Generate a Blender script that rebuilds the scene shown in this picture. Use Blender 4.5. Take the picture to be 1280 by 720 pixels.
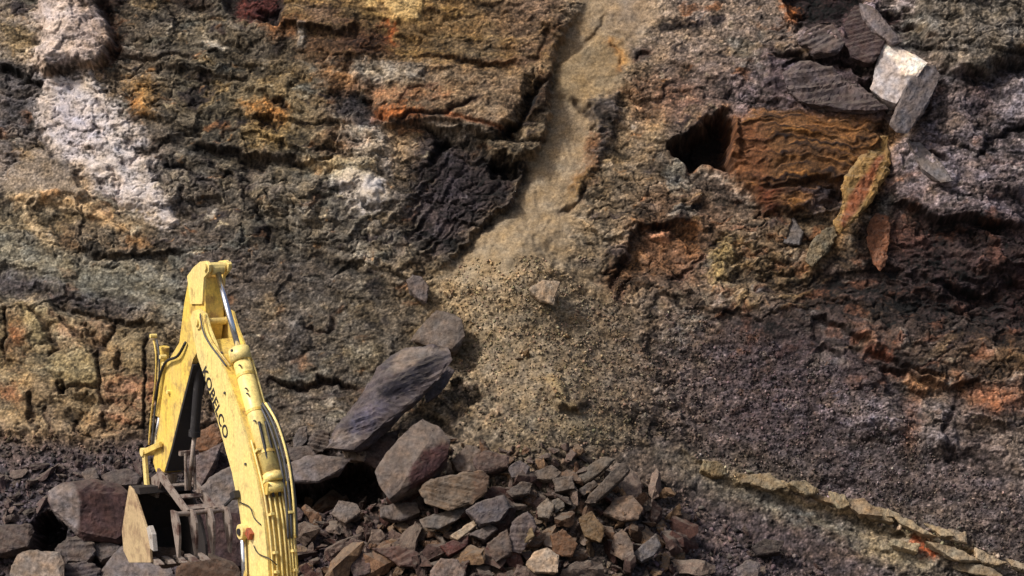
import bpy, bmesh, math, random
import numpy as np
from mathutils import Vector, Matrix

for _o in list(bpy.data.objects):
    bpy.data.objects.remove(_o, do_unlink=True)
SC = bpy.context.scene
COL = SC.collection

# ------------------------------------------------------------------ camera
CAM_Z, PITCH, FPX = 13.2, math.radians(5.0), 3720.0      # focal length in photo pixels
cam_d = bpy.data.cameras.new('camera')
cam_d.sensor_width = 36.0
cam_d.lens = 36.0 * FPX / 1280.0
cam_d.clip_end = 2000.0
cam = bpy.data.objects.new('camera', cam_d)
cam.location = (0, 0, CAM_Z)
cam.rotation_euler = (math.radians(90) - PITCH, 0, 0)
COL.objects.link(cam)
SC.camera = cam

# ------------------------------------------------------------------ light
SUN_DIR = Vector((-0.60, -0.33, 0.73)).normalized()       # towards the sun
SUN_EL = math.asin(SUN_DIR.z)
world = bpy.data.worlds.new('World')
SC.world = world
world.use_nodes = True
nt = world.node_tree
sky = nt.nodes.new('ShaderNodeTexSky')
sky.sky_type = 'NISHITA'
sky.sun_disc = False
sky.sun_elevation = SUN_EL
sky.sun_rotation = math.atan2(SUN_DIR.x, SUN_DIR.y)
sky.air_density = 1.0
sky.dust_density = 6.0
sky.ozone_density = 0.6
nt.nodes['Background'].inputs[1].default_value = 0.095
nt.links.new(sky.outputs[0], nt.nodes['Background'].inputs[0])
sun_d = bpy.data.lights.new('sun', 'SUN')
sun_d.energy = 3.1
sun_d.angle = math.radians(8.0)
sun_d.color = (1.0, 0.965, 0.91)
sun = bpy.data.objects.new('sun', sun_d)
sun.rotation_euler = SUN_DIR.to_track_quat('Z', 'Y').to_euler()
COL.objects.link(sun)
SC.view_settings.view_transform = 'Standard'
SC.view_settings.look = 'None'
SC.view_settings.gamma = 1.0
SC.view_settings.use_curve_mapping = False
SC.view_settings.exposure = 0.3

# ------------------------------------------------------------------ helpers
CP, SP = math.cos(PITCH), math.sin(PITCH)

def project(x, y, z):
    """world -> photo pixels (1280 x 720)"""
    dz = z - CAM_Z
    f = y * CP - dz * SP
    u = y * SP + dz * CP
    return 640 + FPX * x / f, 360 - FPX * u / f

def ray(px, py):
    a, b = (px - 640) / FPX, -(py - 360) / FPX
    return Vector((a, CP + b * SP, -SP + b * CP))

def at_depth(px, py, y):
    r = ray(px, py)
    return Vector((0, 0, CAM_Z)) + r * (y / r.y)

def lin(c, gain=1.0):
    o = []
    for v in c:
        v = v / 255.0
        o.append((v / 12.92 if v <= 0.04045 else ((v + 0.055) / 1.055) ** 2.4) * gain)
    return o

ALB = 1.0       # photo tone -> albedo

def tag(o, label=None, cat=None, group=None, kind=None):
    if label: o['label'] = label
    if cat: o['category'] = cat
    if group: o['group'] = group
    if kind: o['kind'] = kind
    return o

def empty(name, loc=(0, 0, 0), rz=0.0):
    o = bpy.data.objects.new(name, None)
    o.location = loc
    o.rotation_euler = (0, 0, rz)
    COL.objects.link(o)
    return o

def mesh_obj(name, me, parent=None):
    o = bpy.data.objects.new(name, me)
    COL.objects.link(o)
    if parent is not None:
        o.parent = parent
    return o

# ------------------------------------------------------------------ numpy noise
def hsh(ix, iy, seed):
    h = (ix.astype(np.int64) * 374761393 + iy.astype(np.int64) * 668265263 + seed * 974634777) & 0xFFFFFFFF
    h = ((h ^ (h >> 13)) * 1274126177) & 0xFFFFFFFF
    h = ((h ^ (h >> 16)) * 2246822519) & 0xFFFFFFFF
    h ^= h >> 15
    return h

def hf(ix, iy, seed):
    return (hsh(ix, iy, seed) & 0xFFFFFF).astype(np.float32) / np.float32(0xFFFFFF)

_TAB = {}
def perlin(x, y, seed=0):
    """gradient noise, about -1..1"""
    if seed not in _TAB:
        rs = np.random.RandomState(seed + 11)
        a = rs.rand(256, 256).astype(np.float32) * 6.2832
        _TAB[seed] = (np.cos(a), np.sin(a))
    gx, gy = _TAB[seed]
    x = np.asarray(x, np.float32); y = np.asarray(y, np.float32)
    fx = np.floor(x); fy = np.floor(y)
    ix = fx.astype(np.int32) & 255; iy = fy.astype(np.int32) & 255
    dx = x - fx; dy = y - fy
    u = dx * dx * dx * (dx * (dx * 6 - 15) + 10); v = dy * dy * dy * (dy * (dy * 6 - 15) + 10)
    jx = (ix + 1) & 255; jy = (iy + 1) & 255
    n00 = gx[iy, ix] * dx + gy[iy, ix] * dy
    n10 = gx[iy, jx] * (dx - 1) + gy[iy, jx] * dy
    n01 = gx[jy, ix] * dx + gy[jy, ix] * (dy - 1)
    n11 = gx[jy, jx] * (dx - 1) + gy[jy, jx] * (dy - 1)
    a = n00 + u * (n10 - n00); b = n01 + u * (n11 - n01)
    return (a + v * (b - a)) * 1.5

def fbm(x, y, octv=4, seed=0, gain=0.5, lac=2.03):
    s = 0; a = 1.0; t = 0
    for i in range(octv):
        s = s + a * perlin(x, y, seed + i); t += a
        x = x * lac + 17.3; y = y * lac + 5.1; a *= gain
    return s / t

def ridged(x, y, octv=4, seed=0, gain=0.5):
    s = 0; a = 1.0; t = 0
    for i in range(octv):
        s = s + a * (1 - np.abs(perlin(x, y, seed + i)) * 2); t += a
        x = x * 2.07 + 3.3; y = y * 2.07 + 9.1; a *= gain
    return s / t

def facets(x, y, seed=0, tilt=1.0):
    """broken-rock relief: every cell is a tilted plane. returns height, F2-F1, cell random"""
    ix = np.floor(x).astype(np.int32); iy = np.floor(y).astype(np.int32)
    f1 = np.full(x.shape, 9.0, np.float32); f2 = f1.copy()
    hh = np.zeros_like(f1); cr = np.zeros_like(f1)
    for oy in (-1, 0, 1):
        for ox in (-1, 0, 1):
            cx = ix + ox; cy = iy + oy
            h = hsh(cx, cy, seed)
            r1 = (h & 1023).astype(np.float32) / 1023; r2 = ((h >> 10) & 1023).astype(np.float32) / 1023
            r3 = ((h >> 20) & 1023).astype(np.float32) / 1023
            dx = x - (cx + r1); dy = y - (cy + r2)
            d = dx * dx + dy * dy
            g = hsh(cx, cy, seed + 77)
            ta = (g & 1023).astype(np.float32) / 1023 - .5; tb = ((g >> 10) & 1023).astype(np.float32) / 1023 - .5
            val = (r3 - .5) + tilt * (ta * dx + tb * dy) * 2
            near = d < f1
            f2 = np.where(near, f1, np.minimum(f2, d))
            hh = np.where(near, val, hh); cr = np.where(near, r3, cr)
            f1 = np.where(near, d, f1)
    return hh, np.sqrt(f2) - np.sqrt(f1), cr

def sstep(a, b, x):
    t = np.clip((x - a) / (b - a), 0, 1)
    return t * t * (3 - 2 * t)
# ================================================================== the quarry face
ZT_P = [(-400, 540), (0, 548), (190, 560), (350, 545), (480, 520), (600, 470), (720, 500), (820, 560), (900, 620), (1050, 700), (1280, 770), (1700, 800)]
def pyz(py, d=71.0):
    return CAM_Z - d * math.tan(PITCH + math.atan((py - 360) / FPX))
_ztx = np.array([(p[0] - 640) / FPX * 71 for p in ZT_P]); _ztz = np.array([pyz(p[1]) for p in ZT_P])

def base_y(x, z):
    yc = 72.0 + (z - 6.0) * 0.30 + 0.35 * np.sin(x * 0.31 + 1.0) + 0.012 * np.abs(x) ** 1.5
    zt = np.interp(x, _ztx, _ztz)
    yt = 72.0 + (zt - 6.0) * 0.30 - (zt - z) * 1.25 + 0.0 * x
    k = 0.7
    hh = np.clip(0.5 + 0.5 * (yt - yc) / k, 0, 1)
    y = yt * (1 - hh) + yc * hh - k * hh * (1 - hh)
    return y

def axis(lo, hi, n, lo2, hi2, nout):
    a = np.linspace(lo, hi, n)
    l = lo - (lo - lo2) * (np.linspace(1, 0, nout, endpoint=False) ** 1.6)
    r = hi + (hi2 - hi) * (np.linspace(1, 0, nout, endpoint=False)[::-1] ** 1.6)
    return np.concatenate([l, a, r])

NXC, NZC = 1180, 650
xs = axis(-14.2, 14.2, NXC, -34.0, 34.0, 90)
zs = axis(0.2, 14.1, NZC, -1.0, 30.0, 40)
GX, GZ = np.meshgrid(xs, zs)
GY = base_y(GX, GZ)
NR, NC = GX.shape
PX, PY = project(GX, GY, GZ)
PX = PX.astype(np.float32).ravel(); PY = PY.astype(np.float32).ravel()
NV = PX.size
_n1 = fbm(PX / 70, PY / 70, 3, 1); _n2 = fbm(PX / 70 + 40, PY / 70, 3, 5)
_n3 = fbm(PX / 13, PY / 13, 2, 9); _n4 = fbm(PX / 13 + 9, PY / 13 + 31, 2, 12)
_n5 = fbm(PX / 16, PY / 11, 3, 401); _n6 = perlin(PX / 4, PY / 3.3, 405)
WX = PX + 14 * _n1 + 6 * _n3; WY = PY + 14 * _n2 + 6 * _n4
SWX = PX + 4 * _n1 + 3.5 * _n3; SWY = PY + 4 * _n2 + 3.5 * _n4

# broad rock colours, read off the photograph on a 100 x 80 pixel lattice (photo tones)
LAT = """
110,100,90 95,85,72 92,84,70 85,75,62 115,90,58 120,95,65 112,92,75 150,130,98 118,105,90 110,98,85 60,48,48 95,88,80 100,92,82
95,88,84 100,86,70 92,84,68 100,86,62 95,78,62 118,95,72 125,105,80 138,118,88 110,92,78 98,86,80 75,62,58 112,102,98 85,78,74
110,100,92 115,105,98 82,76,66 95,86,68 92,84,72 62,54,50 125,108,80 112,98,76 80,70,56 105,62,38 105,70,42 104,94,92 92,84,82
120,108,86 112,98,78 84,76,68 98,90,76 90,83,72 72,62,56 138,118,86 108,95,74 98,76,58 88,76,60 98,84,62 75,62,58 62,52,50
92,88,78 96,92,82 84,76,70 88,80,72 94,86,74 118,100,76 132,115,86 112,98,76 98,84,68 95,82,62 72,60,52 60,48,44 40,30,29
108,96,72 104,88,66 100,86,66 88,80,70 94,86,74 110,97,78 118,104,80 106,93,74 84,73,66 72,62,60 62,54,52 90,76,62 85,68,52
112,90,66 110,84,64 90,76,64 88,78,66 88,80,72 104,92,76 112,100,78 104,92,74 82,72,66 76,66,66 82,74,74 88,78,70 92,80,72
76,68,70 80,70,68 80,70,68 70,60,58 72,62,58 88,76,64 92,80,66 92,80,66 84,75,66 92,84,70 82,74,72 84,76,72 84,74,70
60,52,52 70,62,62 65,55,55 60,50,52 66,54,54 76,64,58 84,70,58 78,68,60 72,63,62 74,65,63 84,74,68 96,88,74 84,76,70
"""
_lat = np.array([[lin([float(v) for v in c.split(',')]) for c in r.split()] for r in LAT.strip().split('\n')], np.float32)
def lat_sample(px, py):
    gx = np.clip((px - 50) / 100, 0, 11.999); gy = np.clip((py - 40) / 80, 0, 7.999)
    ix = gx.astype(int); iy = gy.astype(int)
    u = (gx - ix)[:, None]; v = (gy - iy)[:, None]
    u = u * u * (3 - 2 * u); v = v * v * (3 - 2 * v)
    a = _lat[iy, ix] * (1 - u) + _lat[iy, ix + 1] * u
    b = _lat[iy + 1, ix] * (1 - u) + _lat[iy + 1, ix + 1] * u
    return a * (1 - v) + b * v
CC = lat_sample(WX + 26 * _n2, WY + 22 * _n1).astype(np.float32)
HH = np.zeros(NV, np.float32)           # metres towards the viewer
GR = np.full(NV, 0.0, np.float32)       # how gravelly
TA = np.ones(NV, np.float32)            # how mottled
RK = np.ones(NV, np.float32)            # how rocky / faceted

def sdf(poly, x, y):
    d = np.full(x.shape, 1e9, np.float32); s = np.ones(x.shape, np.float32)
    n = len(poly)
    for i in range(n):
        ax, ay = poly[i]; bx, by = poly[i - 1]
        ex, ey = bx - ax, by - ay
        wx, wy = x - ax, y - ay
        t = np.clip((wx * ex + wy * ey) / (ex * ex + ey * ey + 1e-9), 0, 1)
        d = np.minimum(d, (wx - ex * t) ** 2 + (wy - ey * t) ** 2)
        c1 = y >= ay; c2 = y < by; c3 = ex * wy > ey * wx
        s = np.where((c1 & c2 & c3) | (~c1 & ~c2 & ~c3), -s, s)
    return s * np.sqrt(d)

def region(poly, soft=5.0, wob='w', pad=40):
    p = np.array(poly, float)
    m = (PX > p[:, 0].min() - pad) & (PX < p[:, 0].max() + pad) & (PY > p[:, 1].min() - pad) & (PY < p[:, 1].max() + pad)
    idx = np.nonzero(m)[0]
    X, Y = (WX, WY) if wob == 'w' else ((SWX, SWY) if wob == 's' else (PX, PY))
    d = sdf([tuple(q) for q in p], X[idx], Y[idx])
    return idx, sstep(soft, -soft, d), d

def polyline(pts, pad=60, wob='w'):
    p = np.array(pts, float)
    m = (PX > p[:, 0].min() - pad) & (PX < p[:, 0].max() + pad) & (PY > p[:, 1].min() - pad) & (PY < p[:, 1].max() + pad)
    idx = np.nonzero(m)[0]
    X, Y = (WX, WY) if wob == 'w' else (SWX, SWY)
    x = X[idx]; y = Y[idx]
    best = np.full(idx.size, 1e9, np.float32); side = np.zeros(idx.size, np.float32); tt = np.zeros(idx.size, np.float32)
    n = len(p) - 1
    for i in range(n):
        ax, ay = p[i]; ex, ey = p[i + 1] - p[i]
        L2 = ex * ex + ey * ey
        t = np.clip(((x - ax) * ex + (y - ay) * ey) / L2, 0, 1)
        d = (x - ax - ex * t) ** 2 + (y - ay - ey * t) ** 2
        cr = (ey * (x - ax) - ex * (y - ay)) / math.sqrt(L2)       # >0 above a left-to-right line
        nb = d < best
        best = np.where(nb, d, best); side = np.where(nb, cr, side); tt = np.where(nb, (i + t) / n, tt)
    return idx, np.sqrt(best), side, tt

def paint(idx, m, c, k=1.0, var=0.0):
    c = np.array(lin(c), np.float32)
    mm = (m * k)[:, None]
    CC[idx] = CC[idx] * (1 - mm) + c * mm

def patch(poly, c, soft=6, k=1.0, h=0.0, wob='w', gr=None, rk=None, ta=None, bulge=0.0, tilt=None):
    idx, m, d = region(poly, soft, wob)
    if c is not None:
        sf = soft * 1.7 + 2
        paint(idx, sstep(sf, -sf, d + (9 * _n5[idx] + 6 * _n6[idx]) * min(1.0, soft / 4)), c, k)
    if h: HH[idx] += h * m
    if bulge: HH[idx] += bulge * np.sqrt(np.clip(-d, 0, 40) / 40)
    if tilt is not None:
        cx = np.mean([q[0] for q in poly]); cy = np.mean([q[1] for q in poly])
        HH[idx] += m * ((PX[idx] - cx) * tilt[0] + (PY[idx] - cy) * tilt[1])
    if gr is not None: GR[idx] = GR[idx] * (1 - m) + gr * m
    if ta is not None: TA[idx] = TA[idx] * (1 - m) + ta * m
    if rk is not None: RK[idx] = RK[idx] * (1 - m) + rk * m

def crack(pts, w=2.5, depth=0.15, c=None, k=0.6, wob='w'):
    idx, d, s, t = polyline(pts, 30, wob)
    tap = np.clip(np.minimum(t, 1 - t) * 8, 0.25, 1)
    m = np.exp(-(d / (w * tap)) ** 2)
    HH[idx] -= .7 * depth * m * tap
    if c is not None: paint(idx, np.exp(-(d / (w * 1.6)) ** 2), c, k)

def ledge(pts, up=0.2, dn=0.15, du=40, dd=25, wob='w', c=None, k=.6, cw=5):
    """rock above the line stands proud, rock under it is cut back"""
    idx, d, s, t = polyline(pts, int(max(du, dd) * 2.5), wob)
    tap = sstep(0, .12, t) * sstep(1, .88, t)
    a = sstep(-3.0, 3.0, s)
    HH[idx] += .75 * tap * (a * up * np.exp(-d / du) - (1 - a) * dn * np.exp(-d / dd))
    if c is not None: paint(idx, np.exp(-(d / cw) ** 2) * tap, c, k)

def stripes(poly, ang, period, amp, c=None, k=0.5, soft=6, seed=3, wob='w', stretch=14, thr=0.0):
    """bedding: long thin ridges that follow an angle"""
    idx, m, d = region(poly, soft, wob)
    a = math.radians(ang)
    u = WX[idx] * math.cos(a) + WY[idx] * math.sin(a); v = -WX[idx] * math.sin(a) + WY[idx] * math.cos(a)
    n = fbm(u / (period * stretch), v / period, 3, seed)
    HH[idx] += amp * m * n
    if c is not None: paint(idx, sstep(soft * 1.7, -soft * 1.7, d + 9 * _n5[idx] + 5 * _n6[idx]) * sstep(thr, thr + .35, n), c, k)
exec_features = True
# ---- mineral blotches over the whole face
for sd, lx, ly, thr, c, k in ((201, 75, 38, .22, (126, 102, 62), .45), (205, 60, 30, .30, (122, 78, 46), .75), (209, 90, 45, .20, (104, 106, 96), .6), (213, 55, 26, .24, (46, 39, 42), .85), (217, 48, 26, .30, (146, 138, 122), .6), (221, 26, 12, .30, (40, 33, 36), .8), (225, 22, 13, .34, (150, 138, 112), .6), (229, 20, 12, .36, (136, 94, 50), .6)):
    n_ = fbm(WX / lx + sd, WY / ly + .22 * WX / lx, 4, sd)
    paint(np.arange(NV), sstep(thr, thr + .22, n_) * sstep(560, 500, PY), c, k)
# ---- chute of tan debris and its fan
CHUTE = [(738, -40), (722, 20), (700, 55), (692, 110), (683, 155), (666, 205), (640, 250), (600, 300), (556, 340), (528, 362), (560, 420), (590, 470), (640, 520), (720, 540), (780, 520), (800, 430), (770, 370), (735, 320), (714, 275), (724, 232), (736, 205), (736, 170), (742, 148), (766, 112), (790, 62), (806, 30), (818, -40)]
patch(CHUTE, (120, 107, 86), soft=26, k=.7, gr=0.75, rk=0.05, ta=.75)
patch(CHUTE[:9] + [(600, 352), (660, 350), (700, 330)] + CHUTE[18:], (152, 134, 104), soft=10, k=.95, h=-0.10, gr=0.12, rk=0.03, ta=.4)
patch([(560, 345), (640, 300), (700, 290), (745, 350), (720, 420), (640, 440), (570, 400)], (138, 122, 95), soft=40, k=.75)
patch([(600, 420), (700, 400), (740, 470), (700, 540), (620, 510)], (122, 109, 86), soft=40, k=.65)
# fan swells towards the viewer
idx, d, s, t = polyline([(700, 240), (650, 340), (660, 430), (690, 520)], 170)
HH[idx] += 0.75 * np.exp(-(d / (45 + 55 * t)) ** 2) * sstep(0, .4, t)
# slip plane inside the chute
patch([(700, 75), (752, 42), (790, 60), (768, 108), (744, 142), (728, 130), (692, 118)], (148, 128, 92), soft=5, k=.7, h=.10, wob='s', tilt=(-.0016, -.0006))
crack([(694, 84), (720, 64), (746, 38), (760, 14)], 2.5, .06, (110, 92, 66), .6, 's')
crack([(716, 122), (728, 138), (742, 146)], 2.5, .10, (70, 56, 42), .7, 's')
crack([(764, 50), (776, 66), (772, 84)], 3, .06, (150, 100, 52), .8)
patch([(768, 48), (784, 56), (782, 82), (770, 80)], (178, 140, 86), soft=5, k=.8)
patch([(770, -20), (815, -20), (806, 26), (790, 44), (766, 22)], (150, 134, 112), soft=8, k=.7)
stripes([(690, 150), (735, 160), (710, 260), (640, 300), (660, 230)], 70, 12, .05, None, seed=21)
# chute walls
ledge([(532, 352), (596, 296), (636, 246), (664, 200), (684, 150), (690, 108), (700, 60), (726, 14)], up=.34, dn=.12, du=46, dd=20)
patch([(742, 128), (770, 116), (776, 136), (766, 160), (756, 196), (744, 200), (746, 162)], (66, 62, 62), soft=5, h=.18, k=.85)
patch([(734, 168), (746, 168), (744, 218), (724, 236), (716, 228), (730, 206)], (112, 74, 44), soft=5, h=.10, k=.8)
patch([(720, 226), (738, 214), (736, 236), (714, 244)], (140, 112, 66), soft=4, k=.7)
crack([(700, 262), (722, 250), (742, 228)], 3, .15, (80, 60, 44), .6)
patch([(784, 60), (800, 48), (826, 46), (816, 62), (794, 78)], (92, 84, 82), soft=6, k=.6)
crack([(792, 74), (808, 62)], 3, .15, (64, 38, 32), .8)
# ---- top centre: ochre bedded face
OCH = [(352, -30), (690, -30), (706, 40), (690, 80), (655, 120), (600, 96), (500, 78), (440, 76), (380, 62), (350, 30)]
patch(OCH, (118, 92, 56), soft=8, k=.75, h=.12, rk=.45)
stripes(OCH, 6, 11, .07, (136, 108, 60), .6, seed=31)
stripes(OCH, 6, 7, .03, (84, 62, 40), .55, seed=37, thr=.1)
patch([(600, -20), (700, -20), (704, 36), (660, 76), (640, 40)], (112, 92, 78), soft=20, k=.7)
patch([(380, 2), (424, 6), (428, 34), (384, 34)], (104, 82, 66), soft=7, k=.8)
patch([(482, -10), (530, -6), (524, 28), (496, 27), (481, 12)], (176, 146, 94), soft=2.5, k=.95, h=.07, wob='s')
patch([(457, -4), (470, -4), (468, 12), (458, 12)], (178, 150, 98), soft=3, k=.8)
patch([(480, 34), (490, 32), (492, 56), (480, 54)], (172, 80, 32), soft=3, k=.9)
patch([(540, 48), (620, 52), (626, 82), (575, 74), (548, 66)], (92, 82, 66), soft=7, k=.7)
patch([(430, 36), (480, 44), (496, 76), (440, 80), (424, 60)], (84, 52, 40), soft=8, k=.8, rk=.9)
ledge([(500, 70), (560, 74), (610, 80), (664, 84)], .10, .06, 20, 14, c=(86, 56, 38))
crack([(660, 88), (684, 60), (700, 36)], 4, .12, (86, 60, 42), .7)
# tan bedded slab under it, and the rust seam
SLAB = [(500, 78), (600, 90), (668, 100), (652, 140), (620, 168), (584, 172), (560, 156), (480, 152), (466, 128), (484, 110)]
patch(SLAB, (122, 100, 76), soft=6, k=.8, h=.16, rk=.35, bulge=.10)
stripes(SLAB, 5, 8, .045, (136, 116, 90), .6, seed=41)
stripes(SLAB, -14, 6, .03, (96, 70, 52), .5, seed=43, thr=.12)
patch([(444, 80), (520, 84), (528, 104), (490, 112), (446, 104)], (126, 118, 104), soft=6, k=.85, h=.10)
patch([(464, 134), (512, 138), (540, 148), (500, 154), (466, 154)], (158, 84, 36), soft=4, k=.9, wob='s')
patch([(462, 114), (504, 118), (560, 120), (552, 128), (470, 130)], (126, 80, 50), soft=5, k=.7)
crack([(494, 160), (512, 146), (560, 146), (566, 138), (596, 128)], 2.6, .16, (48, 30, 24), .9, 's')
crack([(560, 148), (600, 158), (640, 168)], 2.2, .10, (130, 72, 40), .8, 's')
crack([(500, 132), (512, 116), (546, 110)], 2.0, .06, (88, 50, 34), .7, 's')
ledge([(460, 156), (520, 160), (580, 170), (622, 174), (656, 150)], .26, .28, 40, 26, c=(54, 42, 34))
patch([(420, 112), (452, 110), (470, 150), (456, 164), (416, 146)], (60, 56, 58), soft=6, k=.85, rk=1.2)
# lens of brown rock in the crevice beside the chute
patch([(684, 106), (690, 118), (682, 136), (662, 150), (656, 146), (668, 124)], (72, 54, 42), soft=3, k=.9, h=.16, wob='s', bulge=.1)
crack([(690, 100), (664, 128), (652, 158), (632, 170)], 5, .40, (36, 26, 22), .8)
crack([(616, 170), (640, 178), (676, 176)], 4, .24, (46, 36, 32), .8)
# ---- dark shale mass
SH = [(506, 260), (528, 204), (556, 172), (586, 176), (606, 190), (648, 204), (656, 212), (640, 248), (606, 288), (566, 322), (540, 330), (512, 300)]
patch(SH, (50, 43, 46), soft=16, k=.92, h=-.12, rk=1.1)
stripes(SH, -52, 9, .12, (92, 86, 84), .6, seed=51, stretch=8, thr=.15)
stripes(SH, -35, 5, .05, (30, 26, 28), .6, seed=55, stretch=6, thr=.05)
patch([(538, 176), (560, 168), (566, 180), (548, 206), (536, 200)], (44, 38, 40), soft=4, k=.9)
crack([(536, 204), (562, 174)], 5, .35, (30, 25, 26), .8)
crack([(610, 206), (634, 210), (652, 212)], 7, .7, (30, 22, 20), .8)
patch([(606, 172), (660, 176), (668, 196), (640, 204), (612, 196)], (110, 98, 78), soft=6, k=.75, h=.3)
patch([(540, 158), (600, 170), (594, 182), (560, 174)], (140, 128, 110), soft=5, k=.7, h=.12)
stripes([(430, 250), (520, 250), (560, 330), (520, 350), (440, 340)], -42, 12, .14, (104, 98, 82), .4, seed=58, stretch=6)
# ---- left: white crusted lumps
W1 = [(52, 0), (66, -20), (118, -20), (126, 10), (140, 44), (136, 74), (118, 92), (92, 84), (66, 92), (44, 72), (50, 44)]
patch([(28, 62), (48, 64), (70, 88), (112, 92), (120, 100), (136, 122), (156, 148), (176, 178), (186, 214), (200, 244), (222, 272), (212, 284), (184, 262), (148, 250), (112, 244), (104, 214), (66, 186), (48, 146), (50, 112), (66, 100), (34, 82)], (176, 166, 158), soft=5, k=.92, h=.12, rk=.7, ta=1.2)
patch([(66, 110), (116, 100), (150, 160), (180, 200), (176, 236), (130, 210), (96, 190), (64, 150)], (200, 192, 186), soft=12, k=.6)
patch([(70, 120), (110, 130), (130, 190), (90, 190), (64, 150)], (176, 168, 172), soft=14, k=.7)
patch(W1, (158, 142, 132), soft=5, k=.95, h=.30, bulge=.35, rk=.6)
patch([(56, 2), (90, -10), (84, 40), (96, 72), (70, 80), (52, 60)], (182, 168, 158), soft=9, k=.7)
patch([(92, 8), (118, -10), (136, 50), (126, 68), (100, 60)], (142, 126, 116), soft=9, k=.7)
crack([(92, 4), (96, 30), (118, 60)], 3, .06, None)
ledge([(40, 76), (66, 94), (96, 90), (124, 92), (140, 74)], .12, .22, 20, 16, c=(120, 92, 62))
patch([(124, -10), (140, 14), (150, 40), (146, 74), (132, 88), (138, 62), (140, 40)], (84, 46, 26), soft=5, k=.9, h=-.12)
patch([(118, -10), (160, -10), (152, 12), (138, 20)], (52, 34, 28), soft=6, k=.85)
patch([(0, 20), (34, 36), (48, 60), (30, 74), (0, 60)], (128, 108, 74), soft=8, k=.8, h=.1)
patch([(0, 74), (40, 84), (62, 104), (46, 130), (30, 160), (0, 170)], (74, 70, 70), soft=9, k=.85, rk=1.2)
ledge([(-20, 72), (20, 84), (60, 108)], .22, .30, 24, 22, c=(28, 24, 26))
patch([(4, 222), (44, 196), (56, 184), (98, 216), (108, 250), (60, 258), (14, 252)], (124, 111, 96), soft=5, k=.9, h=.20, rk=.2, tilt=(.001, -.002))
patch([(100, 218), (124, 222), (122, 254), (100, 254)], (146, 122, 92), soft=6, k=.7)
for pts, w, c in (([(12, 250), (34, 268), (46, 290), (58, 304)], 7, (170, 148, 114)), ([(14, 256), (60, 258), (100, 262), (150, 284)], 6, (160, 132, 96)), ([(40, 262), (60, 250), (80, 262)], 4, (158, 138, 110)), ([(60, 256), (80, 252)], 4, (150, 110, 70))):
    idx, d, s, t = polyline(pts, 30)
    m = np.exp(-(d / w) ** 2); paint(idx, m, c, .85); HH[idx] += .07 * m
patch([(66, 290), (92, 296), (98, 310), (74, 308)], (136, 92, 50), soft=6, k=.7)
patch([(150, 290), (186, 296), (188, 316), (160, 312)], (132, 94, 54), soft=6, k=.7)
patch([(70, 272), (140, 288), (150, 312), (110, 318), (78, 296)], (112, 96, 78), soft=8, k=.5, h=.12)
ledge([(90, 306), (140, 318), (200, 322), (236, 316)], .12, .14, 26, 20, c=(76, 66, 58))
# crevices in the white crust
for pts in ([(136, 212), (148, 226), (146, 250)], [(128, 226), (136, 248)], [(150, 206), (176, 186)], [(110, 150), (128, 176)], [(154, 176), (182, 190)], [(60, 108), (90, 112)], [(80, 170), (120, 196)], [(120, 120), (140, 150)]):
    crack(pts, 2.8, .12, (96, 84, 78), .6)
# ---- left middle, mottled
patch([(160, 100), (196, 98), (200, 122), (184, 152), (168, 146), (172, 124)], (140, 104, 56), soft=6, k=.8, h=.05)
patch([(164, 122), (180, 126), (180, 146), (166, 144)], (126, 78, 32), soft=4, k=.7)
patch([(304, 132), (334, 126), (360, 134), (366, 160), (350, 180), (324, 192), (308, 176), (314, 150)], (134, 108, 64), soft=8, k=.75)
patch([(304, 134), (340, 130), (358, 136), (354, 152), (326, 146)], (144, 92, 44), soft=6, k=.8)
patch([(318, 150), (342, 146), (350, 158), (330, 164)], (58, 40, 30), soft=4, k=.9, h=-.25)
crack([(338, 128), (352, 126), (360, 136)], 3, .2, (40, 26, 22), .8)
ledge([(148, 62), (176, 70), (216, 66), (250, 78)], .10, .12, 18, 16, c=(60, 50, 46))
ledge([(190, 80), (230, 88), (280, 96), (310, 96)], .08, .10, 18, 16, c=(62, 54, 48))
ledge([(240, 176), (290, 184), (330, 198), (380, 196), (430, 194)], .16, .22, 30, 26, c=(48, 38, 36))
patch([(304, 196), (342, 200), (332, 222), (316, 240), (304, 232)], (56, 46, 42), soft=6, k=.85, h=-.16)
patch([(380, 194), (430, 198), (470, 206), (470, 216), (400, 214)], (140, 120, 86), soft=5, k=.75, h=.12)
patch([(330, 206), (400, 212), (420, 240), (380, 270), (330, 262), (314, 232)], (104, 96, 84), soft=12, k=.5, bulge=.22, rk=1.1)
patch([(196, 212), (226, 214), (240, 240), (226, 262), (204, 250)], (108, 102, 94), soft=6, k=.7, bulge=.2)
patch([(206, 216), (232, 226), (236, 240), (212, 232)], (134, 122, 102), soft=4, k=.6)
crack([(204, 206), (230, 212), (250, 228)], 3.5, .18, (50, 44, 44), .7)
for pts in ([(256, 196), (280, 220), (300, 226)], [(248, 226), (270, 240)], [(300, 238), (324, 262), (330, 284)], [(340, 290), (330, 306)], [(226, 238), (222, 256)]):
    crack(pts, 3.2, .16, (56, 48, 46), .6)
for q in ([(432, 216), (462, 220), (470, 240), (458, 262), (444, 258), (436, 240)], [(474, 210), (488, 206), (486, 216)], [(452, 226), (474, 232), (462, 250)]):
    patch(q, (182, 176, 170), soft=7, k=.65, h=.06)
patch([(416, 196), (456, 206), (472, 222), (450, 232), (420, 220)], (138, 124, 90), soft=7, k=.55)
patch([(400, 160), (446, 164), (460, 186), (420, 196), (396, 180)], (112, 88, 62), soft=6, k=.6)
crack([(412, 168), (440, 176), (454, 174)], 3, .15, (62, 46, 38), .7)
crack([(394, 186), (430, 190)], 3, .15, (70, 52, 42), .7)
patch([(430, 166), (470, 160), (486, 190), (450, 204)], (132, 124, 112), soft=9, k=.6, h=.1)
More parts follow.
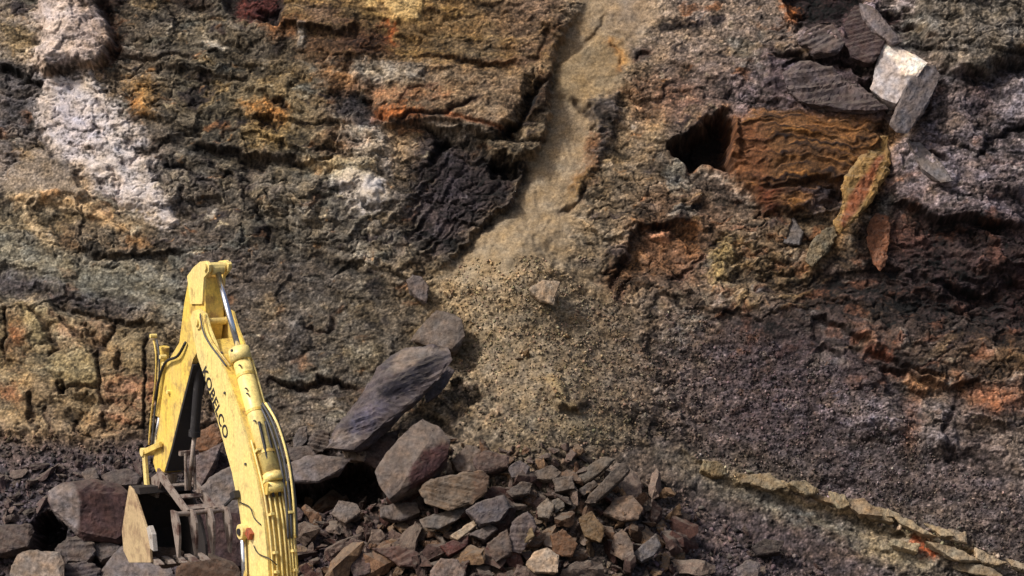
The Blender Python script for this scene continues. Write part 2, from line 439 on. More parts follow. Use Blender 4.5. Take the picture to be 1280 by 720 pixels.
patch([(478, 160), (510, 170), (520, 200), (490, 230), (480, 190)], (120, 98, 70), soft=8, k=.6)
# top: red and black pocket
patch([(280, -20), (356, -20), (356, 14), (344, 32), (310, 26), (286, 12)], (40, 30, 32), soft=6, k=.9, h=-.25)
patch([(300, -10), (352, -10), (344, 10), (318, 26), (302, 22)], (84, 38, 36), soft=4, k=.9)
patch([(322, 12), (350, 14), (352, 30), (326, 26)], (32, 26, 30), soft=4, k=.9, h=-.2)
patch([(322, 30), (374, 34), (366, 46), (336, 44)], (138, 86, 46), soft=6, k=.7)
patch([(200, -20), (270, -20), (268, 10), (240, 14), (210, 8)], (50, 36, 30), soft=7, k=.85, h=-.2)
patch([(366, 42), (420, 36), (450, 60), (420, 76), (376, 68)], (78, 54, 44), soft=6, k=.7)
patch([(372, 32), (380, 32), (381, 58), (373, 60)], (120, 114, 104), soft=1.8, k=.9, h=.06, wob='s')
ledge([(344, 34), (380, 36), (420, 42), (450, 44)], .16, .20, 26, 16, c=(44, 32, 28))
patch([(404, 80), (440, 86), (452, 110), (420, 116), (402, 104)], (134, 92, 54), soft=7, k=.6)
# grey-green smooth apron going down to the right
AP = [(-20, 268), (60, 312), (150, 330), (230, 340), (226, 366), (216, 400), (130, 372), (60, 350), (-20, 320)]
patch(AP, (104, 102, 88), soft=14, k=.75, rk=.35, gr=.3)
stripes(AP, 20, 10, .06, (118, 114, 100), .5, seed=61)
patch([(240, 316), (300, 324), (400, 322), (430, 350), (360, 364), (300, 352)], (84, 75, 70), soft=14, k=.5, rk=.4, gr=.5)
patch([(-20, 330), (70, 358), (130, 372), (190, 398), (180, 412), (110, 402), (60, 380), (-20, 366)], (64, 58, 64), soft=8, k=.75, rk=1.1, h=-.1)
ledge([(70, 378), (120, 398), (160, 402), (200, 408)], .15, .20, 22, 22, c=(56, 46, 44))
# ---- blocky yellow-brown rock, lower left
BLK = [(-20, 372), (60, 380), (110, 398), (200, 400), (214, 430), (208, 500), (196, 548), (120, 552), (60, 548), (-20, 538)]
patch(BLK, (120, 104, 76), soft=10, k=.7, h=.15, rk=.9)
for q, c, b in (([(56, 444), (80, 438), (122, 442), (124, 480), (80, 482), (58, 462)], (128, 116, 84), .24),
             ([(128, 442), (152, 438), (150, 462), (136, 466)], (132, 104, 68), .14),
             ([(6, 390), (36, 396), (46, 420), (30, 452), (8, 446)], (124, 98, 68), .2),
             ([(34, 384), (60, 396), (62, 430), (44, 428)], (142, 128, 92), .14),
             ([(10, 486), (42, 492), (42, 528), (16, 520)], (126, 100, 66), .18),
             ([(44, 470), (66, 486), (64, 510), (46, 508)], (116, 98, 74), .12),
             ([(100, 518), (124, 512), (128, 534), (104, 540)], (136, 108, 76), .2),
             ([(56, 508), (84, 510), (84, 538), (60, 540)], (114, 96, 74), .14),
             ([(154, 420), (184, 424), (182, 470), (156, 462)], (116, 100, 72), .12),
             ([(188, 430), (206, 434), (202, 470), (190, 470)], (118, 102, 74), .12),
             ([(74, 400), (100, 412), (96, 430), (78, 424)], (132, 102, 78), .12),
             ([(110, 400), (136, 404), (132, 434), (116, 428)], (124, 96, 72), .14)):
    patch(q, c, soft=4, k=.7, bulge=b, rk=.5)
patch([(130, 474), (180, 482), (180, 504), (150, 498), (130, 490)], (134, 92, 70), soft=7, k=.7)
patch([(136, 506), (176, 516), (174, 540), (140, 528)], (130, 98, 74), soft=7, k=.6)
stripes([(128, 470), (182, 480), (182, 546), (130, 540)], 22, 9, .10, (104, 66, 48), .6, seed=71)
patch([(16, 412), (32, 416), (28, 432), (14, 428)], (136, 78, 46), soft=6, k=.7)
patch([(0, 486), (24, 488), (28, 506), (0, 504)], (122, 72, 48), soft=7, k=.7)
patch([(186, 472), (206, 480), (202, 504), (188, 504)], (118, 72, 50), soft=6, k=.8)
for pts in ([(40, 386), (60, 406), (70, 432), (58, 446)], [(70, 396), (100, 420), (124, 444)], [(124, 436), (124, 466), (120, 490), (130, 506)], [(70, 486), (96, 480), (122, 486)], [(42, 488), (43, 532)], [(100, 404), (128, 440)], [(128, 440), (142, 420), (140, 400)], [(60, 512), (64, 540)], [(92, 520), (96, 540)], [(126, 512), (130, 534)], [(6, 384), (8, 450)], [(150, 440), (152, 466)]):
    crack(pts, 2.8, .20, (66, 48, 38), .6)
crack([(184, 420), (183, 470), (181, 545)], 1.6, .2, (40, 30, 26), .85, 's')
patch([(74, 478), (84, 484), (82, 494), (76, 492)], (44, 36, 32), soft=3, k=.8, h=-.3)
# ---- olive gravelly wall right of the arm
patch([(290, 360), (420, 350), (520, 370), (520, 430), (440, 500), (410, 530), (350, 530), (300, 480)], (94, 86, 74), soft=30, k=.4, gr=.55, rk=.3)
patch([(334, 402), (380, 398), (392, 426), (380, 450), (340, 448)], (88, 80, 74), soft=10, k=.6, bulge=.25)
crack([(384, 412), (404, 414), (416, 410), (418, 392)], 3, .18, (58, 46, 42), .7)
crack([(330, 478), (380, 482), (430, 480), (446, 482)], 3, .20, (56, 42, 38), .8)
ledge([(326, 474), (380, 478), (440, 476)], .06, .16, 20, 20)
patch([(432, 436), (470, 432), (476, 444), (440, 452)], (124, 114, 90), soft=6, k=.6, h=.08)
stripes([(330, 480), (450, 484), (440, 520), (350, 520)], 4, 8, .07, (80, 64, 54), .4, seed=75)
# ---- debris fan patches
patch([(520, 350), (570, 360), (590, 400), (566, 400), (530, 382)], (140, 118, 84), soft=10, k=.6, gr=1)
patch([(560, 460), (640, 470), (640, 540), (580, 530), (520, 510)], (112, 98, 78), soft=20, k=.5, gr=1)
patch([(680, 480), (700, 476), (706, 510), (730, 520), (690, 512)], (140, 122, 84), soft=5, k=.7, h=.16)
ledge([(680, 496), (700, 516), (724, 520), (744, 502)], .16, .18, 20, 16, c=(72, 58, 46), k=.5)
patch([(700, 520), (800, 530), (820, 560), (760, 560), (700, 540)], (112, 102, 74), soft=10, k=.5)
# ---- right of the chute
patch([(800, -20), (960, -20), (970, 80), (900, 150), (840, 160), (800, 90)], None, soft=20, gr=.7, rk=.35)
for q, c in (([(792, 104), (816, 100), (814, 150), (796, 146)], (132, 88, 56)), ([(826, 118), (860, 112), (866, 134), (838, 142)], (122, 84, 62)), ([(800, 140), (830, 150), (826, 186), (804, 180)], (124, 104, 70))):
    patch(q, c, soft=9, k=.6)
crack([(828, 124), (840, 106), (850, 110)], 3, .12, (70, 56, 52), .6)
# black hole
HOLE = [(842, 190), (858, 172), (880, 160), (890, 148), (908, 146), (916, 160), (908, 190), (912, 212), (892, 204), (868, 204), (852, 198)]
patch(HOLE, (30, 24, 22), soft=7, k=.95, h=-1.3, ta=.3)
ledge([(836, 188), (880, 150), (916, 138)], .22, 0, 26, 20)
patch([(904, 152), (922, 148), (924, 196), (914, 200)], (104, 62, 42), soft=4, k=.8, h=.2)
crack([(866, 120), (900, 128), (940, 100)], 3, .12, (64, 54, 54), .5)
patch([(916, 100), (966, 98), (962, 136), (930, 140), (912, 124)], (112, 100, 100), soft=8, k=.6, rk=1.2, h=.14)
# brown bedded block
BB = [(912, 156), (950, 138), (1010, 136), (1060, 144), (1104, 152), (1098, 186), (1072, 226), (1030, 250), (990, 266), (950, 272), (938, 246), (914, 224)]
patch(BB, (104, 72, 42), soft=5, k=.95, h=.22, bulge=.2, rk=.1, ta=.7)
stripes(BB, 3, 7, .09, (40, 27, 20), .95, seed=81, thr=-.06, stretch=14)
stripes(BB, 3, 14, .10, (62, 40, 26), .8, seed=85, thr=.1, stretch=12)
stripes(BB, 4, 5, .03, (146, 100, 48), .6, seed=83, thr=.12, stretch=14)
patch([(912, 158), (950, 152), (956, 190), (946, 224), (918, 220)], (112, 66, 42), soft=7, k=.5)
patch([(936, 230), (970, 232), (964, 272), (944, 268)], (92, 42, 26), soft=7, k=.7)
patch([(1010, 146), (1090, 154), (1086, 176), (1020, 168)], (136, 88, 40), soft=8, k=.4)
ledge([(930, 228), (990, 232), (1050, 224), (1068, 226)], .10, .20, 20, 24, c=(48, 34, 26))
patch([(1000, 240), (1050, 230), (1046, 262), (1014, 270)], (66, 62, 64), soft=6, k=.8, rk=1.2)
# purple-grey slabs over it
PG = [(960, 64), (1000, 76), (1040, 80), (1086, 104), (1112, 134), (1104, 152), (1040, 140), (980, 134), (960, 110)]
patch(PG, (92, 80, 82), soft=5, k=.85, h=.18, rk=.5)
stripes(PG, 16, 9, .10, (50, 40, 42), .7, seed=91, thr=.05, stretch=7)
patch([(982, 88), (1010, 80), (1034, 90), (1030, 110), (990, 108)], (116, 106, 108), soft=6, k=.7, bulge=.1)
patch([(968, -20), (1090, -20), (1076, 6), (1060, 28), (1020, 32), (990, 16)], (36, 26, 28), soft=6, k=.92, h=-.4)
patch([(974, 2), (1004, 6), (998, 26), (978, 28)], (148, 86, 40), soft=5, k=.85, h=.1)
patch([(1004, 30), (1040, 28), (1062, 44), (1058, 60), (1020, 66), (1000, 52)], (112, 100, 98), soft=6, k=.7, h=.2, rk=.9)
patch([(1066, 4), (1096, 8), (1108, 46), (1092, 78), (1064, 72), (1050, 44), (1060, 20)], (76, 60, 62), soft=5, k=.85, h=.26, rk=.4)
patch([(1072, 8), (1096, 14), (1126, 52), (1112, 54), (1094, 40)], (140, 130, 130), soft=5, k=.7, h=.1)
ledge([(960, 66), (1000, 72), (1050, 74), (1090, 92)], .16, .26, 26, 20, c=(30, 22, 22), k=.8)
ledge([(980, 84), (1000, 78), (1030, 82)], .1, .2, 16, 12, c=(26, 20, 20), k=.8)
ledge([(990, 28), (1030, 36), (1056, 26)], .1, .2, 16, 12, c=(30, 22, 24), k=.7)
patch([(1046, 74), (1088, 92), (1086, 110), (1064, 104)], (80, 68, 66), soft=5, k=.7, bulge=.2)
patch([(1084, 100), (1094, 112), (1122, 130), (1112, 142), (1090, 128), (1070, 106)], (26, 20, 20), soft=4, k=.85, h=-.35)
patch([(1110, 18), (1122, 20), (1146, 40), (1132, 46), (1116, 34)], (56, 32, 34), soft=4, k=.8, h=-.2)
idx, d, s, t = polyline([(1118, 166), (1092, 220), (1050, 290), (1010, 332)], 50)
paint(idx, np.exp(-((d + 5 * _n5[idx]) / 13) ** 2), (134, 100, 58), .75)
# crumbly grey-olive mass top right with undercut
TR = [(1130, -30), (1300, -30), (1300, 64), (1262, 78), (1232, 104), (1206, 106), (1176, 84), (1150, 50)]
patch(TR, (106, 100, 86), soft=14, k=.8, h=.42, rk=.9, gr=.5, bulge=.25)
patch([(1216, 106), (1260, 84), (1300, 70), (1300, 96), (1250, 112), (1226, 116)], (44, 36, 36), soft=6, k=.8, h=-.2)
patch([(1118, -8), (1136, -8), (1138, 12), (1124, 14)], (190, 178, 172), soft=3, k=.85, h=.15, wob='s')
# grey-purple crumbly wall
GP = [(1136, 170), (1176, 100), (1220, 116), (1300, 104), (1300, 270), (1230, 286), (1150, 268), (1118, 230), (1112, 190)]
patch(GP, (108, 99, 98), soft=8, k=.55, h=.16, rk=.8, gr=.55)
patch([(1250, 110), (1300, 100), (1300, 160), (1256, 152)], (116, 112, 114), soft=10, k=.6)
patch([(1200, 96), (1240, 120), (1240, 150), (1212, 140)], (80, 64, 66), soft=8, k=.6)
crack([(1222, 200), (1240, 170), (1262, 160), (1290, 164)], 3, .22, (44, 38, 40), .7)
crack([(1140, 176), (1160, 196), (1190, 204)], 4, .26, (46, 40, 42), .7)
patch([(1134, 178), (1156, 194), (1190, 220), (1180, 228), (1150, 214)], (142, 134, 132), soft=5, k=.7, h=.12)
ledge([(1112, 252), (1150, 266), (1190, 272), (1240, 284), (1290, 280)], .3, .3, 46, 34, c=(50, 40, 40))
patch([(1240, 250), (1300, 236), (1300, 284), (1262, 276)], (54, 48, 52), soft=8, k=.7, h=-.2)
# dark rusty rock lower right
DR = [(1080, 276), (1160, 274), (1300, 288), (1300, 420), (1200, 410), (1120, 380), (1080, 340)]
patch(DR, (62, 47, 44), soft=14, k=.7, rk=1.0, h=-.08)
patch([(1110, 280), (1160, 284), (1150, 316), (1116, 310)], (112, 66, 46), soft=10, k=.6)
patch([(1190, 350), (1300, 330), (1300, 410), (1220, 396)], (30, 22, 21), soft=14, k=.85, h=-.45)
ledge([(1180, 352), (1230, 360), (1300, 340)], .2, .2, 26, 30)
patch([(1268, 330), (1300, 320), (1300, 400), (1272, 396)], (58, 22, 18), soft=6, k=.8)
stripes(DR, 14, 9, .14, (110, 94, 88), .4, seed=95, thr=.12, stretch=5)
patch([(1010, 340), (1110, 350), (1180, 400), (1120, 430), (1020, 400)], (74, 64, 58), soft=20, k=.5, rk=1.1)
for pts in ([(1010, 400), (1060, 412), (1090, 424)], [(1080, 430), (1130, 452), (1190, 470)], [(1020, 430), (1060, 446)]):
    ledge(pts, .14, .22, 22, 22, c=(40, 30, 28))
patch([(1076, 412), (1100, 416), (1104, 434), (1084, 438)], (138, 96, 66), soft=5, k=.8, h=.1)
patch([(1090, 432), (1114, 436), (1110, 446), (1092, 444)], (146, 70, 34), soft=3, k=.8)
patch([(1138, 462), (1180, 466), (1178, 484), (1150, 486), (1134, 476)], (144, 108, 72), soft=4, k=.85, h=.2)
ledge([(1100, 452), (1140, 462), (1190, 486), (1230, 470)], .18, .3, 24, 24, c=(52, 40, 34))
for pts in ([(1150, 490), (1140, 520), (1134, 556)], [(1196, 470), (1210, 496), (1240, 500)]):
    idx, d, s, t = polyline(pts, 30); paint(idx, np.exp(-(d / 9) ** 2), (112, 74, 46), .75)
patch([(1220, 486), (1260, 494), (1268, 510), (1230, 512)], (122, 72, 46), soft=8, k=.7)
patch([(1226, 430), (1290, 424), (1290, 470), (1240, 470)], (108, 84, 54), soft=8, k=.6)
patch([(1060, 482), (1110, 490), (1140, 520), (1130, 556), (1070, 550), (1040, 510)], (98, 92, 92), soft=16, k=.6, gr=.7, bulge=.2)
patch([(1150, 500), (1190, 500), (1196, 560), (1160, 570), (1146, 540)], (104, 98, 94), soft=8, k=.6, bulge=.2)
crack([(1196, 500), (1176, 536), (1190, 566), (1186, 590)], 4, .2, (58, 46, 44), .6)
patch([(1240, 536), (1300, 530), (1300, 600), (1260, 610)], (116, 106, 92), soft=14, k=.6)
patch([(1250, 490), (1300, 480), (1300, 520)], (130, 84, 52), soft=8, k=.5)
patch([(1000, 330), (1100, 336), (1200, 384), (1300, 396), (1300, 446), (1150, 452), (1040, 436), (960, 400)], (50, 40, 37), soft=34, k=.6)
patch([(1130, 290), (1300, 296), (1300, 350), (1180, 352), (1110, 330)], (58, 44, 42), soft=20, k=.6)
for q in ([(1060, 440), (1130, 430), (1160, 460), (1080, 470)], [(900, 400), (1000, 410), (1040, 450), (940, 450)]):
    patch(q, (46, 38, 38), soft=18, k=.55)
_rn = fbm(WX / 34, WY / 20 + .2 * WX / 20, 4, 241)
paint(np.arange(NV), sstep(.12, .4, _rn) * sstep(850, 930, PX) * sstep(230, 270, PY) * sstep(520, 450, PY), (104, 62, 40), .5)
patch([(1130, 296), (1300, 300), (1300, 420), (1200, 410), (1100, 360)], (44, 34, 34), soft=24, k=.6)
patch([(960, 402), (1060, 420), (1120, 460), (1040, 470), (940, 440)], (50, 42, 42), soft=20, k=.5)
# ---- rust pocket beside the fan
RP = [(778, 330), (794, 290), (824, 278), (868, 284), (882, 308), (868, 344), (838, 352), (800, 352)]
patch(RP, (108, 76, 52), soft=12, k=.8, h=-.10, rk=1.0)
ledge([(766, 350), (790, 296), (820, 278), (860, 280)], .24, .16, 26, 24, c=(40, 28, 26))
patch([(808, 288), (838, 284), (834, 300), (814, 298)], (160, 112, 82), soft=3, k=.85, h=.15)
patch([(836, 284), (874, 290), (876, 320), (850, 310)], (126, 82, 44), soft=6, k=.7)
patch([(756, 338), (800, 320), (806, 340), (780, 372), (760, 360)], (116, 82, 50), soft=6, k=.7)
patch([(754, 312), (772, 312), (776, 330), (758, 330)], (72, 66, 68), soft=5, k=.7, h=.1)
for pts in ([(754, 340), (772, 336)], [(764, 362), (778, 334)], [(770, 372), (786, 352)], [(838, 352), (880, 322)]):
    crack(pts, 3, .14, (62, 34, 26), .7)
patch([(888, 320), (916, 304), (924, 312), (908, 350), (888, 348)], (140, 124, 80), soft=5, k=.7, h=.12)
stripes([(900, 330), (1000, 300), (1040, 340), (1010, 390), (920, 392)], -24, 11, .14, (120, 102, 68), .5, seed=98, stretch=5)
patch([(950, 290), (1010, 300), (1000, 360), (940, 340)], (100, 78, 52), soft=20, k=.4)
patch([(885, 214), (936, 258), (930, 276), (880, 250), (860, 216)], (86, 78, 66), soft=8, k=.6)
crack([(880, 214), (910, 226), (936, 258)], 3, .1, (134, 126, 110), .5)
# ---- purple gravel slopes
patch([(840, 400), (1000, 430), (1070, 470), (1060, 560), (960, 590), (860, 550)], (74, 65, 65), soft=30, k=.6, gr=1, rk=.15)
patch([(860, 590), (1000, 640), (1140, 700), (1160, 760), (800, 760)], (78, 68, 66), soft=20, k=.5, gr=1, rk=.2)
patch([(-30, 545), (190, 552), (300, 560), (340, 760), (-30, 760)], (70, 62, 64), soft=12, k=.6, gr=1, rk=.2)
patch([(340, 540), (840, 540), (860, 760), (330, 760)], None, soft=20, gr=.9, rk=.3)
patch([(1060, 560), (1300, 580), (1300, 700), (1240, 690), (1100, 630)], (84, 75, 71), soft=20, k=.5, gr=.9, rk=.2)
patch([(775, 390), (850, 390), (870, 570), (790, 570)], (98, 87, 75), soft=38, k=.65, gr=.8)
# ---- pale ledge stratum with greenish seep under it
LG = [(820, 556), (884, 580), (930, 602), (980, 618), (1030, 634), (1076, 646), (1120, 662), (1170, 676), (1220, 694), (1300, 716)]
patch([(830, 566), (890, 582), (1030, 640), (1170, 690), (1150, 730), (1060, 676), (960, 640), (860, 604)], (102, 97, 80), soft=12, k=.7, gr=.5, rk=.4)
patch([(940, 614), (1030, 642), (1070, 670), (1020, 662), (960, 640)], (98, 100, 90), soft=9, k=.6)
patch([(1068, 650), (1120, 672), (1160, 700), (1130, 730), (1090, 690)], (128, 118, 90), soft=9, k=.6)
stripes([(880, 590), (1030, 630), (1200, 690), (1180, 740), (1050, 690), (900, 630)], 24, 8, .10, (74, 62, 50), .5, seed=99, thr=.08)
ledge(LG, .13, .12, 14, 24, wob='w', c=(138, 124, 92), k=.6, cw=7)
patch([(1146, 674), (1170, 686), (1166, 696), (1144, 690)], (148, 64, 30), soft=4, k=.9)
patch([(1090, 700), (1140, 716), (1130, 740), (1080, 740)], (80, 72, 72), soft=8, k=.6)

# ---- black hollows between the boulders
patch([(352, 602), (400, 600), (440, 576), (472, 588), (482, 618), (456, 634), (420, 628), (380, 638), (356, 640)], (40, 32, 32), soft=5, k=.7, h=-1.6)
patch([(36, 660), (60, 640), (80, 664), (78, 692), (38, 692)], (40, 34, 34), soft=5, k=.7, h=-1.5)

# ------------------------------------------------------------------ fine relief over everything
a = math.radians(12)
U = WX * math.cos(a) + WY * math.sin(a); V = -WX * math.sin(a) + WY * math.cos(a)
a2 = math.radians(17); _u2 = WX * math.cos(a2) + WY * math.sin(a2); _v2 = -WX * math.sin(a2) + WY * math.cos(a2)
_v2 = _v2 + 26 * np.sin(_u2 / 210) + 18 * _n1
sweep = fbm(_u2 / 330, _v2 / 24, 4, 251) * (.35 + .65 * RK)
HH += .16 * sweep
fL, eL, cL = facets(U / 74, V / 36, 3)
fM, eM, cM = facets(U / 27, V / 15, 5)
fS, eS, cS = facets(U / 10.5, V / 6.5, 7)
bed = fbm(U / 150, V / 9, 4, 14)
mid = fbm(PX / 26, PY / 22, 4, 23)
fin = fbm(PX / 7, PY / 6, 3, 27)
rid = ridged(WX / 46, WY / 30, 4, 63)
HH += RK * (0.11 * fL + 0.038 * fM + 0.018 * fS + 0.035 * bed + 0.02 * rid)
vz = np.abs(perlin(WX / 11 + .4 * _n3, WY / 6.5 + .3 * _n4, 301)); vmod = sstep(-.1, .35, fbm(WX / 60, WY / 40, 2, 305))
vein = np.exp(-(vz / .07) ** 2) * vmod * np.clip(RK + .25 * GR, 0, 1)
vz2 = np.abs(perlin(U / 34, V / 11, 307)); vein2 = np.exp(-(vz2 / .05) ** 2) * sstep(.0, .4, fbm(WX / 90, WY / 70, 2, 311)) * RK
HH -= .018 * vein + .045 * vein2
HH -= RK * (0.06 * np.exp(-(eM / .06) ** 2) * (cL > .72) + 0.015 * np.exp(-(eS / .12) ** 2))
HH += 0.22 * fbm(WX / 120, WY / 80, 3, 66) * (0.4 + .6 * RK) + 0.045 * mid + 0.012 * fin
gF, gE, gC = facets(PX / 6.0, PY / 5.0, 17)
gF2, gE2, gC2 = facets(PX / 13.0 + 4, PY / 10.0, 19)
HH += GR * (0.018 * gF + 0.012 * (0.3 - np.exp(-(gE / .25) ** 2)) + 0.035 * gF2 * (gC2 > .5))
# stones of slightly different tone, mottling
tone = 1 + .75 * sweep + RK * (0.34 * (cM - .5) + 0.34 * (cS - .5) + 0.2 * (cL - .5)) + GR * 0.75 * (gC - .5) + 0.65 * fbm(PX / 4.2, PY / 3.6, 2, 33) + RK * 0.45 * fbm(U / 16, V / 5, 3, 38) + 0.40 * fbm(PX / 17, PY / 14, 3, 35)
tone = np.clip(tone, .32, 2.2)
tone = np.clip(1 + (tone - 1) * TA * 1.25, .28, 2.4)
CC *= tone[:, None]
CC *= (1 - .55 * vein - .5 * vein2)[:, None]
spk = perlin(PX / 2.3, PY / 2.0, 47)
CC *= (1 + TA * .6 * np.clip(spk, -.8, 1) + .9 * sstep(.45, .8, perlin(PX / 3.4, PY / 2.8, 49)) * (0.5 + GR) * TA)[:, None]
_g = CC.mean(1, keepdims=True)
CC = _g + (CC - _g) * .94
CC[:, 1] += .05 * np.clip(CC[:, 0] - CC[:, 1], 0, 1)
_lum = CC.mean(1); _ref = lat_sample(PX, PY).mean(1)
CC *= np.clip((_lum / _ref) ** (.38 * TA), .35, 1.9)[:, None]
hue = fbm(PX / 24, PY / 18, 3, 44)
CC *= (1 + hue[:, None] * np.array([.12, .0, -.22], np.float32))
_tr = sstep(450, 900, PX)[:, None]
CC = CC * ALB * (np.array([1.02, .98, .985]) * (1 - _tr) + np.array([1.04, .965, 1.01]) * _tr) * .84
CC *= (np.minimum(1, .40 / np.maximum(CC.mean(1), 1e-4)) ** .8)[:, None]
CC = np.clip(CC, .006, .8)

# ------------------------------------------------------------------ mesh
DIRN = Vector((0, -0.95, 0.31))
VX = GX.ravel(); VY = GY.ravel() + HH * DIRN.y; VZ = GZ.ravel() + HH * DIRN.z
def grid_mesh(name, x, y, z, nr, nc, col):
    me = bpy.data.meshes.new(name)
    co = np.empty((nr * nc, 3), np.float32); co[:, 0] = x; co[:, 1] = y; co[:, 2] = z
    r = np.arange(nr - 1)[:, None]; c = np.arange(nc - 1)[None, :]
    i0 = (r * nc + c)
    q = np.stack([i0, i0 + 1, i0 + nc + 1, i0 + nc], -1).reshape(-1, 4)
    me.vertices.add(nr * nc); me.vertices.foreach_set('co', co.ravel())
    me.loops.add(q.size); me.loops.foreach_set('vertex_index', q.ravel().astype(np.int32))
    me.polygons.add(len(q)); me.polygons.foreach_set('loop_start', np.arange(0, q.size, 4, dtype=np.int32))
    me.update(calc_edges=True)
    at = me.attributes.new('Col', 'FLOAT_COLOR', 'POINT')
    at.data.foreach_set('color', np.concatenate([col, np.ones((len(col), 1), np.float32)], 1).astype(np.float32).ravel())
    me.polygons.foreach_set('use_smooth', np.ones(len(q), bool))
    return me

def rock_material(name, source, rough=.92, fine=60.0, bump=.6, var=.5, dust=0.0):
    m = bpy.data.materials.new(name); m.use_nodes = True
    t = m.node_tree; b = t.nodes['Principled BSDF']
    b.inputs['Roughness'].default_value = rough
    b.inputs['Specular IOR Level'].default_value = .25
    tc = t.nodes.new('ShaderNodeTexCoord')
    n1 = t.nodes.new('ShaderNodeTexNoise'); n1.inputs['Scale'].default_value = fine; n1.inputs['Detail'].default_value = 5; n1.inputs['Roughness'].default_value = .7
    t.links.new(tc.outputs['Object'], n1.inputs['Vector'])
    mr = t.nodes.new('ShaderNodeMapRange'); mr.inputs['From Min'].default_value = .3; mr.inputs['From Max'].default_value = .7
    mr.inputs['To Min'].default_value = 1 - var; mr.inputs['To Max'].default_value = 1 + var
    t.links.new(n1.outputs['Fac'], mr.inputs['Value'])
    if source == 'attr':
        c = t.nodes.new('ShaderNodeAttribute'); c.attribute_name = 'Col'; co = c.outputs['Color']
    else:
        c = t.nodes.new('ShaderNodeObjectInfo'); co = c.outputs['Color']
        n2 = t.nodes.new('ShaderNodeTexNoise'); n2.inputs['Scale'].default_value = 4.5; n2.inputs['Detail'].default_value = 6; n2.inputs['Roughness'].default_value = .65
        ad = t.nodes.new('ShaderNodeVectorMath'); ad.operation = 'ADD'
        t.links.new(tc.outputs['Object'], ad.inputs[0])
        cb = t.nodes.new('ShaderNodeCombineXYZ'); t.links.new(c.outputs['Random'], cb.inputs[0]); 
        sc = t.nodes.new('ShaderNodeVectorMath'); sc.operation = 'SCALE'; sc.inputs['Scale'].default_value = 37.0
        t.links.new(cb.outputs[0], sc.inputs[0]); t.links.new(sc.outputs[0], ad.inputs[1]); t.links.new(ad.outputs[0], n2.inputs['Vector'])
        rp = t.nodes.new('ShaderNodeValToRGB')
        rp.color_ramp.elements[0].position = .32; rp.color_ramp.elements[0].color = (.55, .5, .5, 1)
        rp.color_ramp.elements[1].position = .68; rp.color_ramp.elements[1].color = (1.35, 1.3, 1.15, 1)
        t.links.new(n2.outputs['Fac'], rp.inputs[0])
        mx0 = t.nodes.new('ShaderNodeMix'); mx0.data_type = 'RGBA'; mx0.blend_type = 'MULTIPLY'; mx0.inputs[0].default_value = 1
        t.links.new(co, mx0.inputs[6]); t.links.new(rp.outputs[0], mx0.inputs[7]); co = mx0.outputs[2]
    mx = t.nodes.new('ShaderNodeVectorMath'); mx.operation = 'SCALE'
    t.links.new(co, mx.inputs[0]); t.links.new(mr.outputs[0], mx.inputs['Scale'])
    co = mx.outputs[0]
    if dust:
        ge = t.nodes.new('ShaderNodeNewGeometry'); sx_ = t.nodes.new('ShaderNodeSeparateXYZ'); t.links.new(ge.outputs['Normal'], sx_.inputs[0])
        nd = t.nodes.new('ShaderNodeTexNoise'); nd.inputs['Scale'].default_value = 3.0; nd.inputs['Detail'].default_value = 7; nd.inputs['Roughness'].default_value = .7
        t.links.new(ge.outputs['Position'], nd.inputs['Vector'])
        ml = t.nodes.new('ShaderNodeMath'); ml.operation = 'MULTIPLY'; t.links.new(sx_.outputs[2], ml.inputs[0]); t.links.new(nd.outputs['Fac'], ml.inputs[1])
        m2 = t.nodes.new('ShaderNodeMapRange'); m2.inputs['From Min'].default_value = .16; m2.inputs['From Max'].default_value = .5; m2.inputs['To Max'].default_value = dust
        t.links.new(ml.outputs[0], m2.inputs['Value'])
        mxd = t.nodes.new('ShaderNodeMix'); mxd.data_type = 'RGBA'; mxd.inputs[7].default_value = (.125, .105, .085, 1)
        t.links.new(m2.outputs[0], mxd.inputs[0]); t.links.new(co, mxd.inputs[6]); co = mxd.outputs[2]
    t.links.new(co, b.inputs['Base Color'])
    bp = t.nodes.new('ShaderNodeBump'); bp.inputs['Strength'].default_value = bump; bp.inputs['Distance'].default_value = .02
    t.links.new(n1.outputs['Fac'], bp.inputs['Height']); t.links.new(bp.outputs[0], b.inputs['Normal'])
    return m
M_CLIFF = rock_material('cliff_rock', 'attr', fine=26.0, bump=.5, var=.35)
M_BOULDER = rock_material('boulder_rock', 'attr', fine=13.0, bump=.8, var=.45, dust=.4)
M_STONE = rock_material('loose_stone', 'obj', fine=16.0, bump=.8, var=.45, dust=.7)
M_GRAVEL = rock_material('gravel', 'attr', fine=40.0, bump=.4, var=.25)
cm = grid_mesh('quarry_cliff', VX, VY, VZ, NR, NC, CC)
cm.materials.append(M_CLIFF)
cliff = mesh_obj('cliff', cm)
tag(cliff, 'quarry face of layered grey, brown and rust rock with a tan debris chute', 'cliff', kind='structure')

